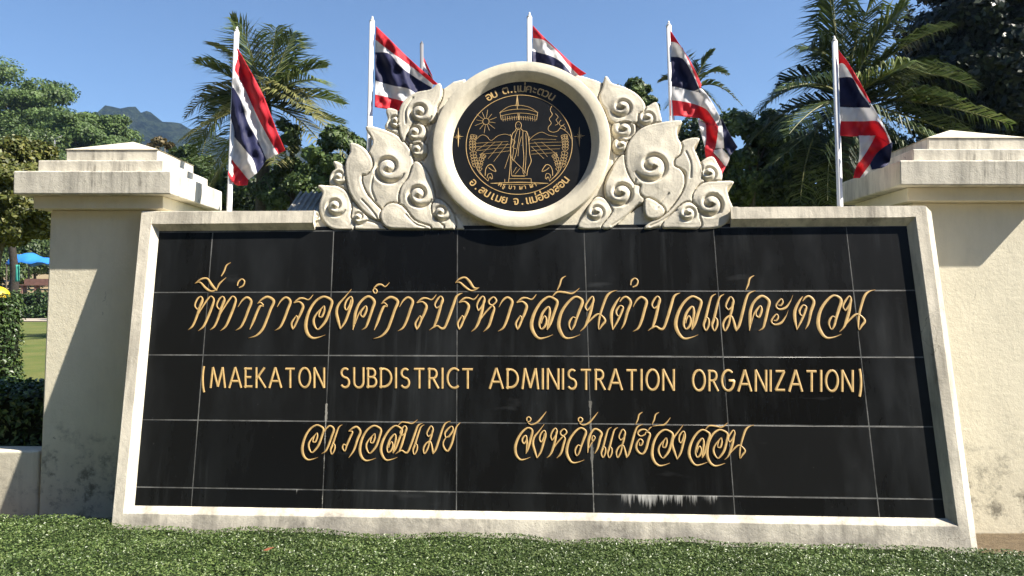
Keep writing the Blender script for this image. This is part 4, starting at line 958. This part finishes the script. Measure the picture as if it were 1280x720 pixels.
def palm(label, cpx, D, trunk_px, fronds, leaf_px, mats, tr=.16, wpx=2.2, n=46, hang=.55):
    c = px2w(*cpx, D); s = D/FPX
    bp_ = px2w(*trunk_px, D); base = np.array([bp_[0], D, float(terrain(bp_[0], D))-.05])
    root = empty('palm_tree', tuple(base), label, 'palm', 'palms behind the sign')
    mb = MB(); pts = crom([base, base*.5+c*.5+np.array([.05, 0, 0]), c], 10)
    rad = tr*np.linspace(1.1, .8, len(pts))*(1+.06*np.sin(np.arange(len(pts))*2.1)); mb.tube(pts, rad, 12); mb.obj('trunk', MAT['bark'], root, True, off=base)
    for i, (mx, my, tx, ty, dy, kind) in enumerate(fronds):
        dd = dy*s
        frond(c, px2w(mx, my, D)+np.array([0, dd*.5, 0]), px2w(tx, ty, D)+np.array([0, dd, 0]), leaf_px*s, mats[kind], root, base, n, hang, wpx*s)
    return root
palm('coconut palm with a bright ragged crown behind the leftmost flag', (332, 130), 20, (318, 262), [
  (310,70,262,52,20,1),(318,60,300,35,-30,0),(338,70,342,32,10,0),(352,80,372,48,-20,0),(365,80,402,78,20,0),(372,95,408,112,-30,0),(350,100,395,140,-40,1),
  (285,95,240,150,-20,1),(290,110,255,135,30,0),(275,115,236,185,10,0),(270,130,268,205,-40,0),(395,120,440,205,-30,1),(380,140,425,150,20,0),(400,150,445,245,-50,1),(300,180,262,262,-30,1),(285,160,245,232,20,0),(300,95,262,92,-40,0),(355,110,415,165,-60,1),(325,80,320,50,-50,0),(300,140,250,190,-60,1),(345,75,358,34,30,0),(375,105,420,120,40,0),(350,170,362,215,-60,1),(320,150,310,215,-50,0)],
  52, ('palm_leaf', 'palm_yellow'), .19, 2.1, 54)
palm('dark coconut palm spreading behind the rightmost flag', (1058, 128), 14, (1066, 262), [
  (1000,80,938,150,-10,0),(1010,70,975,110,20,0),(1030,50,1000,70,-20,0),(1045,40,1045,-12,10,0),(1060,40,1085,5,-20,0),(1080,50,1130,8,20,0),(1100,60,1170,45,-30,0),(1130,70,1200,120,-30,0),(1120,80,1190,95,30,1),
  (1130,120,1236,165,-40,1),(1110,120,1160,140,-60,0),(1000,150,985,262,-40,0),(1020,180,1010,262,-60,0),(1100,170,1140,240,-60,0),(1075,110,1100,100,-70,1),(990,110,930,190,20,0),(1080,190,1090,262,-60,0),(1030,150,950,215,-30,0),(1020,100,955,130,-60,1),(1040,70,1020,10,-40,0),(1070,60,1108,25,-50,1),(1100,90,1175,70,20,0),(1130,140,1225,190,-20,0),(1090,150,1165,215,-80,0),(1010,130,960,185,-70,0),(1060,90,1065,20,30,0)],
  66, ('palm_dark', 'palm_leaf'), .15, 2.5, 56, .95)
palm('small dark palm with a few stiff fronds behind the twisted flag', (868, 112), 19, (866, 262), [
  (862,80,850,62,0,0),(885,78,912,90,10,0),(872,82,890,66,-10,0),(890,95,920,135,-20,0),(845,90,825,100,10,0),(848,110,828,140,-10,0),(880,110,900,150,-20,0)],
  22, ('palm_dark', 'palm_leaf'), .09, 2.6, 26, .35)
# slim second trunk by the left palm
t2 = px2w(364, 258, 19.5); b2 = np.array([t2[0], 19.5, .3]); rt = empty('slim_tree', tuple(b2), 'slim dark trunked tree right of the left palm trunk', 'tree')
mb = MB(); mb.tube(crom([b2, px2w(366, 225, 19.5), px2w(362, 170, 19.5)], 6), np.linspace(.09, .05, 13), 8); mb.obj('trunk', MAT['dark_bark'], rt, True, off=b2)
v, f = crown_cloud(px2w(360, 175, 19.6), np.array([.55, .5, .5]), 12, 160, .13); mesh_obj('crown', v-b2, f, MAT['leaf_mid'], rt)

# hedges
def hedge(name, label, x0, x1, y0, y1, z0, z1, leaf, dens, mat, group=None):
    base = np.array([(x0+x1)/2, (y0+y1)/2, z0]); root = empty(name, tuple(base), label, 'hedge', group)
    cr = MB(); i = leaf*.5; cr.box(x0+i, x1-i, y0+i, y1-i, z0-.1, z1-i); cr.obj('core', MAT['hedge_fill'], root, off=base)  # solid dark box core inside the leaves
    Ps, Ns = [], []
    for (A, nrm) in (((x1-x0)*(z1-z0), (0, -1, 0)), ((x1-x0)*(z1-z0), (0, 1, 0)), ((y1-y0)*(z1-z0), (-1, 0, 0)), ((y1-y0)*(z1-z0), (1, 0, 0)), ((x1-x0)*(y1-y0), (0, 0, 1))):
        n = int(A*dens); p = np.stack([rng.uniform(x0, x1, n), rng.uniform(y0, y1, n), rng.uniform(z0, z1, n)], 1)
        for ax_ in range(3):
            if nrm[ax_]: p[:, ax_] = (x0, y0, z0)[ax_] if nrm[ax_] < 0 else (x1, y1, z1)[ax_]
        p += rng.normal(0, leaf*.45, p.shape)+.5*leaf*np.sin(p[:, [1, 2, 0]]*9/(leaf*12)); Ps.append(p); Ns.append(np.tile(np.array(nrm)*.8+np.array([0, 0, .5]), (n, 1)))
    v, f = leaf_quads(np.concatenate(Ps), np.concatenate(Ns), leaf, .6, .55, .12)
    mesh_obj('foliage', v-base, f, MAT[mat], root); return root
hedge('hedge', 'low clipped hedge right behind the low boundary wall', -7, -2.44, 4.07, 4.75, .25, .80, .034, 4600, 'hedge_leaf')
hedge('hedge', 'tall dark clipped hedge block at the left edge', -6.5, -4.62, 6.95, 7.25, .15, 1.36, .036, 3200, 'hedge_leaf')
hedge('hedge', 'long hedge across the lawn beyond the pale path', -30, -12, 33.8, 35, .85, 1.88, .16, 260, 'far_hedge_leaf')

# ---- things beyond the lawn at the left
def at(px, py, D): return px2w(px, py, D)
b0 = at(46, 366, 38)
bench = empty('bench', (b0[0], 38, b0[2]), 'brown wooden bench under the blue canopy beyond the lawn', 'bench')
wood = simple('bench_wood', (.20, .11, .085), .7, .25, 5)
m = MB(); m.box(-.75, 1.3, .18, .24, .42, .70); m.obj('backrest', wood, bench)
m = MB(); m.box(-.75, 1.3, -.22, .2, .36, .41); m.obj('seat', wood, bench)
for lx in (-.65, .0, 1.2):
    m = MB(); m.box(lx-.035, lx+.035, -.18, .22, -.05, .36); m.obj('leg', wood, bench)
c1 = at(50, 330, 42)
can = empty('canopy', (c1[0], 42, float(terrain(0, 42))), 'bright blue tarpaulin canopy above the bench', 'canopy')
tarp = simple('blue_tarp', (.03, .20, .62), .5, .2, 2)
tv, tf = [], []
for j in range(9):
    for i in range(13):
        X = -1.25+3.4*i/12; Yv = -1+2*j/8
        tv.append((X, Yv, c1[2]-float(terrain(0, 42))+.62*(1-((j-4)/4)**2)*(.6+.4*math.sin(1+i*.4))-.06*math.sin(i*1.7)-.2*(i/12-.5)**2))
tf = [(j*13+i, j*13+i+1, (j+1)*13+i+1, (j+1)*13+i) for j in range(8) for i in range(12)]
cz_ = mesh_obj('tarpaulin', tv, tf, tarp, can, True); cz_.modifiers.new('t', 'SOLIDIFY').thickness = .01
for X in (-1.2, 2.05):
    for Yv in (-.95, .95):
        m = MB(); m.tube([(X, Yv, -.1), (X, Yv, c1[2]-float(terrain(0, 42)))], .035, 8); m.obj('post', MAT['bark'], can)
t0 = at(17, 369, 37); tb = np.array([t0[0], 37, t0[2]-.05])
st_ = empty('shade_tree', tuple(tb), 'dark trunked tree standing beside the blue canopy', 'tree')
m = MB(); m.tube(crom([tb, at(18, 340, 37), at(14, 300, 37)], 6), np.linspace(.22, .15, 13), 10); m.obj('trunk', MAT['dark_bark'], st_, True, off=tb)
v, f = crown_cloud(at(2, 268, 37), np.array([2.2, 1.8, 1.2]), 30, 220, .2); mesh_obj('crown', v-tb, f, MAT['leaf_mid'], st_)
g0 = at(21.5, 352, 36.5)
cloth = MB(); vv_ = []
for j in range(9):
    for i in range(7): vv_.append((-.11+.22*i/6, .03*math.sin(i*1.6+j*.3), .80*j/8))
cloth.add(vv_, [(j*7+i, j*7+i+1, (j+1)*7+i+1, (j+1)*7+i) for j in range(8) for i in range(6)])
o = cloth.obj('hanging_cloth', simple('teal_cloth', (.05, .34, .26), .7, .2, 4), None, True); o.location = (g0[0], 36.5, g0[2]); o.modifiers.new('t', 'SOLIDIFY').thickness = .012
tag(o, 'teal cloth hanging against the dark trunk near the canopy', 'cloth')
# rounded yellow cover just above the tall hedge
y0 = at(-2, 372, 11)
yv = MB(); v, f = [], []
for j in range(7):
    for i in range(20):
        r_ = .155*math.cos(j*math.pi/12.6); a = 2*math.pi*i/20; v.append((r_*math.cos(a)*(1+.03*math.cos(6*a)), r_*math.sin(a)*(1+.03*math.cos(6*a)), .20+.16*math.sin(j*math.pi/12.6)))
f = [(j*20+i, j*20+(i+1) % 20, (j+1)*20+(i+1) % 20, (j+1)*20+i) for j in range(6) for i in range(20)]
yv.add(v, f); yv.tube([(0, 0, -(y0[2]-.2)), (0, 0, .3)], .02, 8)
o = yv.obj('yellow_cover', simple('yellow_plastic', (.75, .50, .02), .5, .1, 6), None, True); o.location = (y0[0], 11, y0[2]-.2)
tag(o, 'small rounded yellow cover showing above the tall dark hedge', 'cover')
# tiled roof behind the sign
h0 = at(345, 262, 16)
house = empty('house', (h0[0]+.7, 16.6, .2), 'low building with a grey ribbed roof behind the left scrollwork', 'building')
zr = h0[2]-.2
m = MB(); m.box(-.55, 2.6, .2, 2.2, -.1, zr-.06); m.obj('wall', MAT['wall'], house)
rm = MB(); hgt = .62
rm.add([(-.75, -.1, zr-.12), (2.8, -.1, zr-.12), (2.8, 1.2, zr+hgt), (-.62, 1.2, zr+hgt), (2.8, 2.5, zr-.12), (-.75, 2.5, zr-.12)], [(0, 1, 2, 3), (3, 2, 4, 5)])
for i in range(28):
    x = -.68+i*.125; rm.tube([(x, -.1, zr-.10), (x+.004, 1.2, zr+hgt+.02)], .028, 6)
rm.obj('roof', simple('grey_roof_tile', (.30, .285, .26), .75, .25, 6), house)
# slim pole behind the left cap
p0 = at(68.5, 174, 24)
m = MB(); m.tube([(0, 0, 0), (0, 0, p0[2]-.3)], .018, 8); m.tube([(0, 0, p0[2]-.32), (.0, -.02, p0[2]-.30), (.24, -.02, p0[2]-.20)], .012, 6)
o = m.obj('lamp_post', MAT['dpole'], None, True); o.location = (p0[0], 24, .3); tag(o, 'slim grey lamp post rising behind the left pillar cap', 'lamp post')

# ------------------------------------------------------------------ clipped groundcover bed in front
def bed_back(x): return np.interp(x, [-6, -1.80, -1.77, 1.85, 1.90, 6], [3.54, 3.54, 3.405, 3.145, 3.10, 3.10])
nb_ = 230000
X = rng.uniform(-3.2, 3.2, nb_); Yb = rng.uniform(1.7, 3.56, nb_)
bb = bed_back(X); k_ = Yb < bb-.004-.02*rng.random(nb_)**2; X, Yb = X[k_], Yb[k_]
def bed_z(x, y):
    return .318-.006*(x+1.8)+.009*np.sin(x*7.3+1.1*np.sin(y*5))*np.sin(y*9.1)+.006*np.sin(x*19+y*7)*np.sin(y*23)-.02*np.clip(1-(bed_back(x)-y)/.05, 0, 1)**2
Zb = bed_z(X, Yb)-rng.random(len(X))**2*.022
v, f = leaf_quads(np.stack([X, Yb, Zb], 1), np.tile([0, -.15, 1.], (len(X), 1)), .0105, .6, .5, .1)
tag(mesh_obj('groundcover', v, f, MAT['cover_leaf']), 'dense clipped small leaved groundcover filling the bed in front of the sign', 'groundcover', kind='stuff')
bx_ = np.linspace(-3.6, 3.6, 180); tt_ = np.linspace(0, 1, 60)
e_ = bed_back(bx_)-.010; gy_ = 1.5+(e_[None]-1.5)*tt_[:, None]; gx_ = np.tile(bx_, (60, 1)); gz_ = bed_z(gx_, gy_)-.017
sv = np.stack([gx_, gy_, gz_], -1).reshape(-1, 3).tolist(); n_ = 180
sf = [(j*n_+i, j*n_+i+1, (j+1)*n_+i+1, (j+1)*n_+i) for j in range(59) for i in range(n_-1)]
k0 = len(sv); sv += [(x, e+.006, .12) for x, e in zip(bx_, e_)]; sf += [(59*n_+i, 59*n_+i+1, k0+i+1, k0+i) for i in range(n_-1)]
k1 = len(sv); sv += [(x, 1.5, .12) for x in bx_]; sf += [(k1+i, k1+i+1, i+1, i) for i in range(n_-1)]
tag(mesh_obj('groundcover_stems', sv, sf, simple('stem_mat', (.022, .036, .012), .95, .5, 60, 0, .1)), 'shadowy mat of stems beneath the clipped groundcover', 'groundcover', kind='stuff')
# one fallen reddish leaf on the bed
fl = px2w(336, 690, 3.0); t_ = (1.25-.330)/(1.25-fl[2]); fx_, fy_ = fl[0]*t_, 3.0*t_
m = MB(); m.add([(-.022, 0, .0), (-.008, .012, .006), (.02, .004, .012), (-.004, -.012, .003)], [(0, 3, 2, 1)])
o = m.obj('fallen_leaf', simple('dry_leaf', (.30, .10, .05), .7, .2, 40)); o.location = (fx_, fy_, .336); o.modifiers.new('t', 'SOLIDIFY').thickness = .0008
tag(o, 'fallen reddish brown leaf lying on the groundcover left of centre', 'leaf')

# ------------------------------------------------------------------ unseen leaf mass added behind the viewer to block part of the sky
Ps, Ns = [], []
for k in range(300):
    a = rng.uniform(R(150), R(322)); rr = rng.uniform(13, 17)
    c_ = np.array([rr*math.cos(a)-2, rr*math.sin(a), rng.uniform(.5, 1)**.5*13*(1 if math.cos(a) < .55 else .75)*rng.uniform(.05, 1)])
    q_ = sphere_pts(90); Ps.append(c_+q_*np.array([1.5, 1.5, 1.2])); Ns.append(q_)
v, f = leaf_quads(np.concatenate(Ps), np.concatenate(Ns), .75, .7, .6)
tag(mesh_obj('wood', v, f, MAT['leaf_mid']), 'unseen leaf mass added behind the camera to cut the skylight on the sign', 'wood', kind='stuff')
# ------------------------------------------------------------------ thin blue morning air
hz = MB(); hz.box(-1100, 900, -70, 1000, -1.2, 165)
hm = bpy.data.materials.new('haze_air'); hm.use_nodes = True; hn = hm.node_tree; hn.nodes.clear()  # even pale blue air
ho = hn.nodes.new('ShaderNodeOutputMaterial'); hv = hn.nodes.new('ShaderNodeVolumePrincipled')
hv.inputs['Color'].default_value = (.45, .68, 1, 1); hv.inputs['Density'].default_value = .0003; hv.inputs['Anisotropy'].default_value = .2
hn.links.new(hv.outputs[0], ho.inputs['Volume'])
tag(hz.obj('haze', hm), None, None, kind='stuff')
